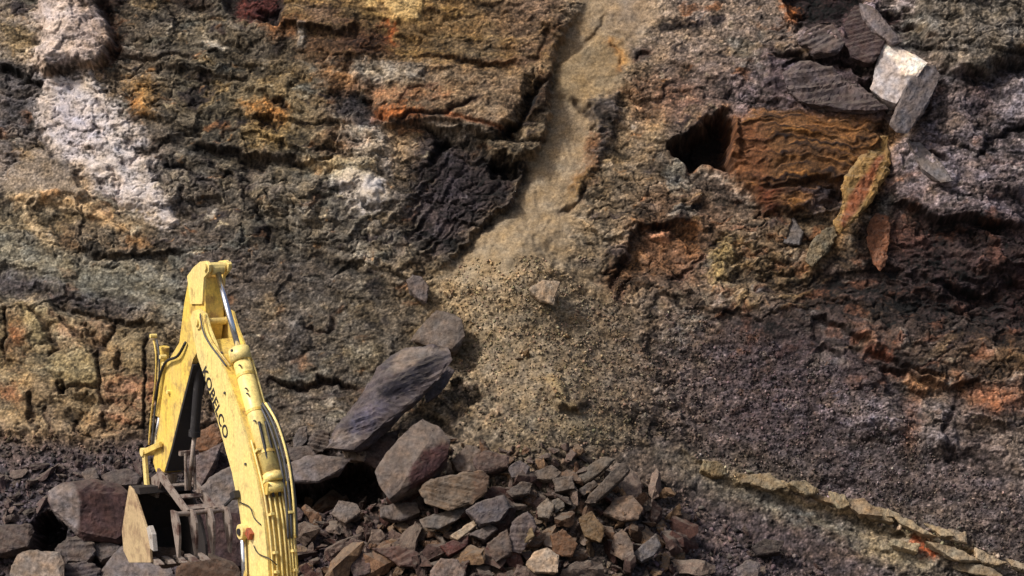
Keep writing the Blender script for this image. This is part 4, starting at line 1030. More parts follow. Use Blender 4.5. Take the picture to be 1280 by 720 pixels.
scatter(10, [(530, 350), (620, 380), (780, 400), (790, 500), (640, 530), (560, 470)], 5, 11, [('t', (146, 128, 100), 'tan'), ('b', (110, 96, 78), 'brown')], 'stones on the debris fan', '{} stone caught on the debris fan', 11)

# ---- gravel: far too many to count, one mesh
def gravel(name, n, poly, smin, smax, label, seed, tone=(.6, 1.5), lightfrac=.06, pw=2.5, gain=1.0, parent=None, fuzz=25):
    rs = np.random.RandomState(seed)
    P = np.array(poly, float)
    x = rs.uniform(P[:, 0].min(), P[:, 0].max(), n * 3); y = rs.uniform(P[:, 1].min(), P[:, 1].max(), n * 3)
    edge = (4 if parent else fuzz) * fbm((x / 40).astype(np.float32), (y / 40).astype(np.float32), 3, 81)
    ok = sdf(poly, x.astype(np.float32), y.astype(np.float32)) < edge
    for h in HOLLOWS: ok &= sdf(h, x.astype(np.float32), y.astype(np.float32)) > 2
    x = x[ok][:n]; y = y[ok][:n]
    ix = np.clip(np.round(x).astype(int) + LKO, 0, LKW - 1); iy = np.clip(np.round(y).astype(int) + LKO, 0, LKH - 1)
    k = LK[iy, ix]
    good = k >= 0
    k = k[good]; n = len(k)
    base = np.stack([VX[k], VY[k], VZ[k]], 1)
    tmpl = []
    for i in range(12):
        r = random.Random(900 + i + seed)
        pts = [Vector((r.gauss(0, 1), r.gauss(0, 1), r.gauss(0, 1))).normalized() * r.uniform(.8, 1) for _ in range(8)]
        bm = hull_bm([Vector((p.x * r.uniform(.9, 1.3), p.y, p.z * r.uniform(.5, .9))) for p in pts])
        bmesh.ops.triangulate(bm, faces=bm.faces); bm.verts.index_update()
        tmpl.append((np.array([v.co[:] for v in bm.verts]), np.array([[v.index for v in f.verts] for f in bm.faces])))
        bm.free()
    s = (smin + (smax - smin) * rs.rand(n) ** pw) / 53.0 * .5
    which = rs.randint(0, 12, n)
    AV, AF, AC = [], [], []; off = 0
    # random rotation matrices
    q = rs.randn(n, 4); q /= np.linalg.norm(q, axis=1)[:, None]
    w, a, b, c = q.T
    R = np.stack([1 - 2 * (b * b + c * c), 2 * (a * b - c * w), 2 * (a * c + b * w), 2 * (a * b + c * w), 1 - 2 * (a * a + c * c), 2 * (b * c - a * w), 2 * (a * c - b * w), 2 * (b * c + a * w), 1 - 2 * (a * a + b * b)], 1).reshape(n, 3, 3)
    col = CC[k] / np.clip(tone_[k][:, None], .3, 3) * rs.uniform(tone[0], tone[1], (n, 1))
    lt = rs.rand(n) < lightfrac
    col[lt] *= 1.8
    col *= gain * (1 + rs.uniform(-.1, .1, (n, 3)))
    for t in range(12):
        sel = np.nonzero(which == t)[0]
        tv, tf = tmpl[t]
        v = np.einsum('nij,vj->nvi', R[sel], tv) * s[sel][:, None, None] + base[sel][:, None, :] + np.array([0, -.25, .2]) * s[sel][:, None, None]
        AV.append(v.reshape(-1, 3)); AC.append(np.repeat(col[sel], len(tv), 0))
        f = tf[None] + (np.arange(len(sel)) * len(tv))[:, None, None] + off
        AF.append(f.reshape(-1, 3)); off += len(sel) * len(tv)
    V_ = np.concatenate(AV); F_ = np.concatenate(AF); C_ = np.clip(np.concatenate(AC), .006, .8)
    me = bpy.data.meshes.new(name)
    me.vertices.add(len(V_)); me.vertices.foreach_set('co', V_.astype(np.float32).ravel())
    me.loops.add(F_.size); me.loops.foreach_set('vertex_index', F_.astype(np.int32).ravel())
    me.polygons.add(len(F_)); me.polygons.foreach_set('loop_start', np.arange(0, F_.size, 3, dtype=np.int32))
    me.update(calc_edges=True)
    at = me.attributes.new('Col', 'FLOAT_COLOR', 'POINT')
    at.data.foreach_set('color', np.concatenate([C_, np.ones((len(C_), 1))], 1).astype(np.float32).ravel())
    me.materials.append(M_GRAVEL)
    o = mesh_obj(name, me, parent)
    tag(o, label, None if parent else 'gravel', kind='stuff')
    return o
tone_ = tone
gravel('scree', 5200, [(-40, 540), (190, 556), (250, 600), (330, 640), (340, 740), (-40, 740)], 2.5, 11, 'purple-grey scree at the foot of the cliff left of the arm', 3)
gravel('rubble_gravel', 7500, [(340, 540), (470, 560), (620, 560), (760, 570), (860, 620), (960, 690), (1060, 740), (340, 740)], 2.5, 12, 'mixed brown and grey gravel between the boulders', 4, tone=(.55, 1.7), lightfrac=.1)
gravel('fan_gravel', 6500, [(540, 350), (640, 320), (720, 330), (790, 400), (840, 520), (760, 570), (620, 570), (540, 500)], 2, 6.5, 'tan gravel of the debris fan', 5, tone=(.7, 1.25), lightfrac=.05, gain=1.15, fuzz=60)
gravel('slope_gravel', 7000, [(830, 380), (960, 420), (1080, 480), (1180, 580), (1300, 620), (1300, 740), (1100, 640), (880, 590), (830, 500)], 2, 6, 'fine purple gravel on the slope above the pale ledge', 6, tone=(.6, 1.5), gain=1.2)

gravel('ledge_rubble', 420, [(880, 574), (930, 592), (1030, 620), (1120, 648), (1200, 674), (1290, 704), (1290, 714), (1200, 690), (1110, 660), (1020, 632), (930, 606), (880, 590)], 4, 13, 'pale crumbled stone along the ledge', 8, tone=(1.2, 2.3), gain=1.9, parent=cliff)
# ================================================================== excavator
AZ = math.radians(30)                      # how far it is turned left of straight away
EX_D = Vector((-math.sin(AZ), math.cos(AZ), 0)); EX_R = Vector((math.cos(AZ), math.sin(AZ), 0))
TIP = at_depth(257, 402, 60.0)             # boom-to-stick pivot, middle plane
FLOOR_Z = -0.6
REACH = 4.1
EX_O = TIP - EX_D * REACH; EX_O.z = FLOOR_Z
exc = empty('excavator', EX_O, AZ)
tag(exc, 'yellow excavator with raised boom, bucket and rusty grapple thumb in front of the cliff', 'excavator')

def pl(px, py, x=0.0):
    """photo pixel -> (y forward, z up) in the machine's upright plane at sideways offset x"""
    O = Vector((0, 0, CAM_Z)); r = ray(px, py)
    q = EX_O + EX_R * x
    t = (q - O).dot(EX_R) / r.dot(EX_R)
    p = O + r * t - q
    return (p.dot(EX_D), p.z)

def mat(name, col, rough=.5, metal=0.0, dirt=None, dirt_amt=.5, scale=3.0, bump=.15, grime=0.0):
    m = bpy.data.materials.new(name); m.use_nodes = True
    t = m.node_tree; b = t.nodes['Principled BSDF']
    b.inputs['Metallic'].default_value = metal
    tc = t.nodes.new('ShaderNodeTexCoord')
    n = t.nodes.new('ShaderNodeTexNoise'); n.inputs['Scale'].default_value = scale; n.inputs['Detail'].default_value = 8; n.inputs['Roughness'].default_value = .68
    t.links.new(tc.outputs['Object'], n.inputs['Vector'])
    rp = t.nodes.new('ShaderNodeValToRGB')
    d = dirt or tuple(c * .6 for c in col)
    lo = .64 - .22 * dirt_amt
    rp.color_ramp.elements[0].position = lo; rp.color_ramp.elements[0].color = (*col, 1)
    rp.color_ramp.elements[1].position = lo + .14; rp.color_ramp.elements[1].color = (*d, 1)
    t.links.new(n.outputs['Fac'], rp.inputs[0])
    n2 = t.nodes.new('ShaderNodeTexNoise'); n2.inputs['Scale'].default_value = scale * 7; n2.inputs['Detail'].default_value = 4
    t.links.new(tc.outputs['Object'], n2.inputs['Vector'])
    mr = t.nodes.new('ShaderNodeMapRange'); mr.inputs['From Min'].default_value = .3; mr.inputs['From Max'].default_value = .7; mr.inputs['To Min'].default_value = .82; mr.inputs['To Max'].default_value = 1.12
    t.links.new(n2.outputs['Fac'], mr.inputs['Value'])
    vm = t.nodes.new('ShaderNodeVectorMath'); vm.operation = 'SCALE'
    cin = rp.outputs[0]
    if grime:
        mp = t.nodes.new('ShaderNodeMapping'); mp.inputs['Scale'].default_value = (5, 5, .9); t.links.new(tc.outputs['Object'], mp.inputs['Vector'])
        n3 = t.nodes.new('ShaderNodeTexNoise'); n3.inputs['Scale'].default_value = 2.4; n3.inputs['Detail'].default_value = 9; n3.inputs['Roughness'].default_value = .72
        t.links.new(mp.outputs[0], n3.inputs['Vector'])
        m3 = t.nodes.new('ShaderNodeMapRange'); m3.inputs['From Min'].default_value = .5; m3.inputs['From Max'].default_value = .74; m3.inputs['To Max'].default_value = grime
        t.links.new(n3.outputs['Fac'], m3.inputs['Value'])
        xg = t.nodes.new('ShaderNodeMix'); xg.data_type = 'RGBA'; xg.inputs[7].default_value = (.20, .12, .05, 1)
        t.links.new(m3.outputs[0], xg.inputs[0]); t.links.new(cin, xg.inputs[6]); cin = xg.outputs[2]
        n4 = t.nodes.new('ShaderNodeTexNoise'); n4.inputs['Scale'].default_value = .9; n4.inputs['Detail'].default_value = 5
        t.links.new(tc.outputs['Object'], n4.inputs['Vector'])
        m4 = t.nodes.new('ShaderNodeMapRange'); m4.inputs['From Min'].default_value = .42; m4.inputs['From Max'].default_value = .68; m4.inputs['To Max'].default_value = .38
        t.links.new(n4.outputs['Fac'], m4.inputs['Value'])
        xf = t.nodes.new('ShaderNodeMix'); xf.data_type = 'RGBA'; xf.inputs[7].default_value = (.62, .50, .27, 1)
        t.links.new(m4.outputs[0], xf.inputs[0]); t.links.new(cin, xf.inputs[6]); cin = xf.outputs[2]
    t.links.new(cin, vm.inputs[0]); t.links.new(mr.outputs[0], vm.inputs['Scale']); t.links.new(vm.outputs[0], b.inputs['Base Color'])
    mr2 = t.nodes.new('ShaderNodeMapRange'); mr2.inputs['To Min'].default_value = max(.05, rough - .12); mr2.inputs['To Max'].default_value = min(1, rough + .2)
    t.links.new(n.outputs['Fac'], mr2.inputs['Value']); t.links.new(mr2.outputs[0], b.inputs['Roughness'])
    bp = t.nodes.new('ShaderNodeBump'); bp.inputs['Strength'].default_value = bump; bp.inputs['Distance'].default_value = .01
    t.links.new(n2.outputs['Fac'], bp.inputs['Height']); t.links.new(bp.outputs[0], b.inputs['Normal'])
    return m
M_YEL = mat('yellow_paint', (.80, .56, .11), .42, 0, (.36, .21, .06), .55, 2.6, grime=.75)
M_YEL2 = mat('pale_sunlit_yellow', (.86, .67, .23), .4, 0, (.42, .28, .1), .42, 3.0, grime=.6)  # same yellow, with the sunlit look put into a paler colour
M_CHROME = mat('chrome', (.85, .86, .9), .12, 1.0, (.7, .7, .74), .2, 4, .02)
M_BLACK = mat('black_rubber', (.018, .016, .018), .55, 0, (.05, .045, .045), .4, 5)
M_STEEL = mat('rusty_steel', (.29, .235, .20), .62, .3, (.09, .045, .035), .75, 3.5, .4)
M_WORN = mat('worn_steel', (.50, .36, .21), .55, .15, (.26, .16, .10), .75, 3.2, .4, grime=.6)
M_INNER = mat('shade_dark_steel', (.022, .016, .015), .85, .0, (.012, .01, .01), .6, 4, .4)  # shade inside the bucket, put into a near-black base colour
M_SHINY = mat('scoured_steel', (.62, .57, .52), .4, .4, (.36, .3, .25), .5, 5, .2)
M_RED = mat('red_brown_paint', (.30, .07, .03), .6, 0, (.12, .05, .03), .6, 6)
M_DARK = mat('dark_grey_paint', (.06, .06, .065), .6, 0, (.1, .09, .08), .5, 4)
M_GLASS = mat('tinted_glass', (.03, .04, .045), .08, 0, (.04, .05, .05), .2, 2, .0)

def finish(name, bm, m, parent, smooth=False, bevel=0.0):
    bmesh.ops.recalc_face_normals(bm, faces=bm.faces)
    if bevel:
        es = [e for e in bm.edges if len(e.link_faces) == 2 and e.calc_face_angle(0) > .5]
        if es: bmesh.ops.bevel(bm, geom=es, offset=bevel, segments=2, affect='EDGES', profile=.6, clamp_overlap=True)
    me = bpy.data.meshes.new(name); bm.to_mesh(me); bm.free()
    if smooth:
        for f in me.polygons: f.use_smooth = True
    me.materials.append(m)
    return mesh_obj(name, me, parent)

def add_prism(bm, prof, x0, x1):
    a = [bm.verts.new((x0, p[0], p[1])) for p in prof]; b = [bm.verts.new((x1, p[0], p[1])) for p in prof]
    n = len(prof)
    bm.faces.new(a); bm.faces.new(b[::-1])
    for i in range(n): bm.faces.new((a[i], b[i], b[(i + 1) % n], a[(i + 1) % n]))

def add_tube(bm, p0, p1, r0, r1=None, seg=14):
    p0 = Vector(p0); p1 = Vector(p1); r1 = r0 if r1 is None else r1
    ax = (p1 - p0).normalized(); u = ax.orthogonal().normalized(); v = ax.cross(u)
    A = [bm.verts.new(p0 + (u * math.cos(t) + v * math.sin(t)) * r0) for t in [6.28318 * i / seg for i in range(seg)]]
    B = [bm.verts.new(p1 + (u * math.cos(t) + v * math.sin(t)) * r1) for t in [6.28318 * i / seg for i in range(seg)]]
    bm.faces.new(A[::-1]); bm.faces.new(B)
    for i in range(seg): bm.faces.new((A[i], A[(i + 1) % seg], B[(i + 1) % seg], B[i]))

def add_box(bm, c, sx, sy, sz, R=None):
    vs = []
    for dx in (-.5, .5):
        for dy in (-.5, .5):
            for dz in (-.5, .5):
                o = Vector((dx * sx, dy * sy, dz * sz))
                if R is not None: o = R @ o
                vs.append(bm.verts.new(Vector(c) + o))
    for f in ((0, 1, 3, 2), (4, 6, 7, 5), (0, 4, 5, 1), (2, 3, 7, 6), (0, 2, 6, 4), (1, 5, 7, 3)):
        bm.faces.new([vs[i] for i in f])

def hose(name, pts, r, m, parent, seg=8, res=5):
    """smooth tube through points"""
    P = [Vector(p) for p in pts]
    Q = []
    for i in range(len(P) - 1):
        p0 = P[max(0, i - 1)]; p1 = P[i]; p2 = P[i + 1]; p3 = P[min(len(P) - 1, i + 2)]
        for k in range(res):
            t = k / res
            Q.append(.5 * ((2 * p1) + (p2 - p0) * t + (2 * p0 - 5 * p1 + 4 * p2 - p3) * t * t + (3 * p1 - p0 - 3 * p2 + p3) * t ** 3))
    Q.append(P[-1])
    bm = bmesh.new(); rings = []
    up = Vector((1, 0, 0))
    for i, q in enumerate(Q):
        d = (Q[min(i + 1, len(Q) - 1)] - Q[max(i - 1, 0)]).normalized()
        u = up - d * up.dot(d)
        if u.length < .1: u = d.orthogonal()
        u.normalize(); v = d.cross(u)
        rings.append([bm.verts.new(q + (u * math.cos(t) + v * math.sin(t)) * r) for t in [6.28318 * j / seg for j in range(seg)]])
    for a, b in zip(rings, rings[1:]):
        for j in range(seg): bm.faces.new((a[j], a[(j + 1) % seg], b[(j + 1) % seg], b[j]))
    bm.faces.new(rings[0][::-1]); bm.faces.new(rings[-1])
    return finish(name, bm, m, parent, True)

XB, XS = .30, .20
def PX3(px, py, x):
    y, z = pl(px, py, x); return Vector((x, y, z))

# ---- boom: box section between its left and right webs
under = [(262, 487), (277, 540), (291, 590), (300, 635), (306, 680), (309, 720)]
top = [(337, 720), (335, 690), (330, 640), (322, 600), (312, 560), (298, 510), (284, 470), (272, 438)]
U2 = [pl(x, y, -XB) for x, y in under]; T2 = [pl(x, y, -XB) for x, y in top]
foot_c = (.45, 1.75)
U2 = [pl(248, 446, -XB)] + U2 + [(foot_c[0] + .30, foot_c[1] + .12), (foot_c[0] + .1, foot_c[1] - .22)]
T2 = [(foot_c[0] - .2, foot_c[1] - .2), (foot_c[0] - .30, foot_c[1] + .15)] + T2 + [pl(264, 424, -XB)]
bm = bmesh.new(); add_prism(bm, U2 + T2, -XB + .02, XB - .02)
boom = finish('boom', bm, M_YEL, exc, bevel=.012)
# side webs stand a little proud, with the fork cheeks that hold the stick pin
ck = [pl(x, y, -XB) for x, y in [(239, 398), (242, 389), (250, 386), (258, 392), (263, 410), (274, 438)]]
for sx in (-1, 1):
    bm = bmesh.new()
    prof = [(p[0], p[1]) for p in (U2[:-2] + T2[2:-1])]
    add_prism(bm, prof + ck[::-1], sx * XB - .022, sx * XB + .022)
    finish('side_web', bm, M_YEL2 if sx < 0 else M_YEL, boom)  # sunlit left web coloured paler than the shaded right one
tipc = pl(250, 402, -XB)
bm = bmesh.new(); add_tube(bm, (-XB - .10, *tipc), (XB + .10, *tipc), .085, seg=20)
add_tube(bm, (-XB - .06, *tipc), (-XB - .022, *tipc), .15, seg=20); add_tube(bm, (XB + .022, *tipc), (XB + .06, *tipc), .15, seg=20)
finish('pivot_pin', bm, M_YEL2, boom)
def boom_top(t, x, h=0.0):
    """point above the boom's top plate; t 0 at the frame's bottom .. 1 at the fork"""
    L = T2[2:]
    f = t * (len(L) - 1); i = max(0, min(int(f), len(L) - 2)); k = f - i
    y = L[i][0] * (1 - k) + L[i + 1][0] * k; z = L[i][1] * (1 - k) + L[i + 1][1] * k
    dy, dz = L[i + 1][0] - L[i][0], L[i + 1][1] - L[i][1]
    n = Vector((0, -dz, dy)).normalized()
    return Vector((x, y, z)) + n * h
for x, h, t1 in ((-.24, .04, .52), (-.15, .045, .50), (.13, .05, .55), (.19, .05, .62), (.25, .05, .62), (-.05, .06, .30), (.05, .06, .30)):
    hose('pipe', [boom_top(-.25 + (t1 + .25) * k / 7, x, h) for k in range(8)], .022, M_YEL2, boom)
for t in (.02, .12, .24, .36, .48):
    for xx in (-.2, .19):
        bm = bmesh.new(); c = boom_top(t, xx, .07); c2 = boom_top(t + .02, xx, .07)
        R = (c2 - c).to_track_quat('Z', 'X').to_matrix()
        add_box(bm, c, .22, .07, .05, R); finish('pipe_clamp', bm, M_YEL2, boom)
for k, (x, bow) in enumerate(((.10, .10), (.17, .14), (.24, .17), (.29, .12))):
    hose('hose', [boom_top(.62, x - .04, .20), boom_top(.54, x, .20 + bow), boom_top(.42, x + .04, .16 + bow), boom_top(.28, x + .04, .10 + bow * .5), boom_top(.16, x + .02, .08)], .026, M_DARK if k != 2 else M_YEL2, boom)
for k, x in enumerate((-.08, .06)):
    hose('hose', [boom_top(.56, x, .26), boom_top(.47, x, .20), boom_top(.38, x, .15), boom_top(.30, x, .09)], .03, M_BLACK, boom)
hose('hose', [PX3(300, 628, -XB - .05), PX3(312, 634, -XB - .08), PX3(318, 648, -XB - .06), PX3(326, 656, -XB - .04)], .012, M_BLACK, boom)
hose('hose', [PX3(317, 682, -XB - .04), PX3(323, 692, -XB - .05), PX3(336, 698, -XB - .05), PX3(346, 706, -XB + .1)], .012, M_BLACK, boom)
# diagonal lines on the upper left web
for d in (0, 5):
    hose('pipe', [PX3(250 + d, 392, -XB - .06), PX3(254 + d, 414, -XB - .07), PX3(262 + d, 430, -XB - .06), PX3(274 + d, 446, -XB - .04), PX3(283 + d, 458, -XB + .03)], .018, M_YEL if d else M_DARK, boom)
# bolts on the top plate / web
for (x, y) in ((279, 441), (283, 491), (309, 580), (292, 438)):
    p = PX3(x, y, -XB); bm = bmesh.new(); add_tube(bm, p + Vector((-.02, 0, 0)), p + Vector((-.055, 0, 0)), .028, seg=8); finish('bolt', bm, M_DARK, boom)
# work light on its bracket
p = PX3(299, 624, -XB)
bm = bmesh.new(); add_box(bm, p + Vector((-.10, .22, -.05)), .05, .55, .05, Matrix.Rotation(-.5, 3, 'X')); add_box(bm, p + Vector((-.10, -.02, .09)), .13, .2, .15, Matrix.Rotation(-.4, 3, 'X'))
finish('work_light', bm, M_BLACK, boom, bevel=.01)
# pivot boss of the boom cylinders, red cap beside it
bc = pl(309, 664, -XB)
bm = bmesh.new(); add_tube(bm, (-XB - .17, bc[0], bc[1]), (-XB - .01, bc[0], bc[1]), .15, seg=20); finish('cylinder_boss', bm, M_YEL2, boom, bevel=.012)
bm = bmesh.new(); add_tube(bm, (-XB - .20, bc[0], bc[1]), (-XB - .16, bc[0], bc[1]), .07, seg=12); finish('pin_cap', bm, M_BLACK, boom)
rc = pl(316, 667, -XB)
bm = bmesh.new(); add_box(bm, (-XB - .07, rc[0], rc[1]), .1, .2, .16, Matrix.Rotation(.5, 3, 'X')); finish('valve_cover', bm, M_RED, boom, bevel=.015)
# lettering
cu = bpy.data.curves.new('lettering', 'FONT'); cu.body = 'KOBELCO'; cu.size = 1.0; cu.extrude = .006; cu.offset = .022; cu.space_character = 1.08
to = bpy.data.objects.new('lettering_tmp', cu); COL.objects.link(to)
bpy.context.view_layer.update()
lm = bpy.data.meshes.new_from_object(to.evaluated_get(bpy.context.evaluated_depsgraph_get()))
bpy.data.objects.remove(to, do_unlink=True)
co = np.empty(len(lm.vertices) * 3, np.float32); lm.vertices.foreach_get('co', co); co = co.reshape(-1, 3)
A = pl(256.5, 461, -XB); B = pl(285, 546, -XB)
e1 = Vector((0, B[0] - A[0], B[1] - A[1])); Lt = e1.length; e1.normalize()
e2 = Vector((0, e1.z, -e1.y))
if e2.y > 0: e2 = -e2          # towards the top plate (backwards)
w_ = co[:, 0].max() - co[:, 0].min(); h_ = co[:, 1].max() - co[:, 1].min()
u = (co[:, 0] - co[:, 0].min()) / w_ * Lt; v = (co[:, 1] - co[:, 1].min()) / h_ * .26
base = Vector((-XB - .026, A[0], A[1])) - e2 * .13
out = np.array(base) + np.outer(u, np.array(e1)) + np.outer(v, np.array(e2)); out[:, 0] -= co[:, 2] * .5
lm.vertices.foreach_set('co', out.astype(np.float32).ravel()); lm.update(); lm.materials.clear(); lm.materials.append(M_BLACK)
mesh_obj('lettering', lm, boom)

# ---- arm cylinder on top of the boom
pin = PX3(271, 336, 0); gl = PX3(298.5, 438, 0); bs = PX3(342, 600, 0)
bm = bmesh.new(); add_tube(bm, gl, bs, .18, seg=24); ax = (bs - gl).normalized()
add_tube(bm, gl - ax * .02, gl + ax * .26, .215, seg=24); add_tube(bm, bs - ax * .12, bs + ax * .05, .2, seg=24)
add_tube(bm, bs + ax * .15 + Vector((-.2, 0, 0)), bs + ax * .15 + Vector((.2, 0, 0)), .12, seg=18)
armc = finish('arm_cylinder', bm, M_YEL2, exc)
for f in armc.data.polygons: f.use_smooth = len(f.vertices) == 4
bm = bmesh.new(); add_tube(bm, pin, gl, .062, seg=20); finish('rod', bm, M_CHROME, armc, True)
bm = bmesh.new(); add_tube(bm, pin + Vector((-.13, 0, 0)), pin + Vector((.13, 0, 0)), .12, seg=18); finish('rod_eye', bm, M_YEL2, armc)
for t in (.2, .48, .8):
    c = gl.lerp(bs, t); bm = bmesh.new(); add_tube(bm, c - ax * .03, c + ax * .03, .19, seg=24); finish('band', bm, M_YEL, armc)
side = Vector((-.17, 0, 0))
hose('cylinder_pipe', [gl.lerp(bs, t) + Vector((.2, -.06, .05)) for t in (.1, .4, .7, .95)], .022, M_YEL2, armc)
for t in (.12, .3, .34, .55):
    p = gl.lerp(bs, t) + Vector((-.13, -.15, .03)); bm = bmesh.new(); add_tube(bm, p, p + Vector((-.04, -.04, .01)), .02, seg=8); finish('fitting', bm, M_DARK, armc)
for sx in (-1, 1):
    bm = bmesh.new(); c = bs + ax * .15
    add_prism(bm, [(c.y + .12, c.z + .14), (c.y - .12, c.z + .1), (c.y - .1, c.z - .12), (c.y + .3, c.z - .22), (c.y + .36, c.z + .1)], sx * .2 - .02, sx * .2 + .02)
    finish('cylinder_bracket', bm, M_YEL, boom)

# ---- stick
so = [(236, 346), (230, 380), (224, 428), (209, 453), (203, 490), (197, 540), (191, 578), (195, 590), (205, 591), (214, 560), (226, 510), (241, 450), (254, 425), (257, 400), (256, 347), (252, 340), (246, 336)]
SO = [pl(x, y, -XS) for x, y in so]
bm = bmesh.new(); add_prism(bm, SO, -XS, XS)
stick = finish('stick', bm, M_YEL, exc, bevel=.012)
lug = [pl(x, y, -XS) for x, y in [(236, 345), (244, 334), (252, 327), (260, 326), (264, 331), (263, 340), (257, 347), (255, 380), (240, 380)]]
for sx in (-1, 1):
    bm = bmesh.new(); add_prism(bm, lug, sx * (XS + .012) - .03, sx * (XS + .012) + .03); finish('lug_plate', bm, M_YEL2, stick, bevel=.008)
lp = pl(260, 333.5, -XS)
bm = bmesh.new(); add_tube(bm, (-XS - .09, *lp), (XS + .09, *lp), .085, seg=20); finish('rod_pin', bm, M_YEL2, stick)
# thin black plate along the stick's inner side
gi = [pl(x, y, -XS) for x, y in [(240, 455), (226, 510), (214, 560), (206, 588)]]
bm = bmesh.new(); add_prism(bm, gi + [(p[0] - .06, p[1] - .02) for p in gi[::-1]], -XS + .005, XS - .005); finish('inner_plate', bm, M_BLACK, stick)
# hoses along the front edge
hose('hose', [PX3(232, 428, -XS - .05), PX3(222, 445, -XS - .08), PX3(208, 452, -XS - .08), PX3(200, 470, -XS - .05), PX3(194, 500, -XS - .03)], .03, M_BLACK, stick)
for d in (0, -4):
    hose('hose', [PX3(196 + d, 425, -XS + .02), PX3(199 + d, 445, -XS), PX3(198 + d, 480, -XS), PX3(193 + d, 520, -XS), PX3(190 + d, 556, -XS)], .02, M_YEL if d else M_DARK, stick)
for (x, y) in ((191, 420), (203, 446), (206, 455), (212, 490)):
    p = PX3(x, y, -XS); bm = bmesh.new(); add_tube(bm, p + Vector((-.06, 0, 0)), p + Vector((.08, 0, 0)), .045, seg=10); finish('fitting', bm, M_YEL2, stick)
# bucket cylinder along the front of the stick
c0 = PX3(208, 440, 0) + Vector((0, .1, .1)); c1 = PX3(203, 520, 0) + Vector((0, .1, 0)); c2 = PX3(192, 566, 0)
bm = bmesh.new(); add_tube(bm, c0, c1, .11, seg=18); bcyl = finish('bucket_cylinder', bm, M_YEL, exc)
bm = bmesh.new(); add_tube(bm, c1, c2, .05, seg=14); finish('rod', bm, M_CHROME, bcyl, True)
# linkage
P1 = pl(181, 565, -.26); E1 = pl(184, 604, -.26); G1 = pl(200, 556, -.26)
bm = bmesh.new(); add_tube(bm, (-.34, *P1), (.34, *P1), .09, seg=18); link = finish('linkage_tube', bm, M_YEL2, exc)
for x in (-.27, .27):
    bm = bmesh.new()
    def bar(a, b, w): 
        d = Vector((0, b[0] - a[0], b[1] - a[1])).normalized(); n = Vector((0, -d.z, d.y)) * w
        q = [Vector((x, *a)) + n - d * w, Vector((x, *a)) - n - d * w, Vector((x, *b)) - n + d * w, Vector((x, *b)) + n + d * w]
        add_prism(bm, [(k.y, k.z) for k in q], x - .035, x + .035)
    bar(P1, E1, .075); finish('bucket_link', bm, M_YEL2, link, bevel=.01)
    bm = bmesh.new(); bar(P1, G1, .06); finish('guide_link', bm, M_YEL, link, bevel=.01)

# ---- bucket
XK = .62
bp_ = [(163, 607), (158, 636), (154, 664), (156, 688), (163, 703), (190, 703), (189, 686), (184, 660), (176, 635), (168, 612)]
BP = [pl(x, y, -XK) for x, y in bp_]
bm = bmesh.new()
shell = BP[:6]
n_ = len(shell)
def offs(pts, w):
    o = []
    for i, p in enumerate(pts):
        a = pts[max(0, i - 1)]; b = pts[min(len(pts) - 1, i + 1)]
        d = Vector((b[0] - a[0], b[1] - a[1])).normalized(); o.append((p[0] + d.y * w, p[1] - d.x * w))
    return o
cen = (sum(p[0] for p in BP) / len(BP), sum(p[1] for p in BP) / len(BP))
inn = [(p[0] + (cen[0] - p[0]) * .06, p[1] + (cen[1] - p[1]) * .05) for p in shell]
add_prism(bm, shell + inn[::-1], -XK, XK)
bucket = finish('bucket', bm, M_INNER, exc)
for sx in (-1, 1):
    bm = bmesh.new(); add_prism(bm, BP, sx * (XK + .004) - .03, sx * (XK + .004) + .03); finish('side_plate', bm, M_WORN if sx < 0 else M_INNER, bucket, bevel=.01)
    if sx > 0: continue
    bm = bmesh.new(); q = [pl(x, y, -XK) for x, y in [(184, 660), (189, 686), (193, 689), (191, 668), (187, 657)]]
    add_prism(bm, q, sx * (XK - .03) - .05, sx * (XK - .03) + .05); finish('side_cutter', bm, M_SHINY, bucket, bevel=.006)
e0 = pl(184, 604, -.26); e1_ = pl(198, 591, -.2)
for x in (-.16, .16):
    bm = bmesh.new(); tpt = BP[0]
    add_prism(bm, [(e0[0] + .1, e0[1] + .06), (e1_[0] - .12, e1_[1] + .08), (e1_[0] - .1, e1_[1] - .12), (BP[0][0] - .35, BP[0][1] - .25), (BP[0][0] + .1, BP[0][1] - .22)], x - .03, x + .03)
    finish('ear_plate', bm, M_STEEL, bucket, bevel=.01)
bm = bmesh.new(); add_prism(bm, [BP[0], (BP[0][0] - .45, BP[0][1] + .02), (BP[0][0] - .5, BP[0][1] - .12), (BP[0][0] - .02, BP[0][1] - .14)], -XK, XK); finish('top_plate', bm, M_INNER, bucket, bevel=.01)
for i in range(5):
    x = -XK + .1 + i * (2 * XK - .2) / 4
    bm = bmesh.new(); y, z = BP[5]
    add_prism(bm, [(y + .2, z + .075), (y + .2, z - .035), (y - .12, z - .05), (y - .30, z - .01), (y - .1, z + .05)], x - .065, x + .065); finish('tooth', bm, M_STEEL, bucket, bevel=.01)

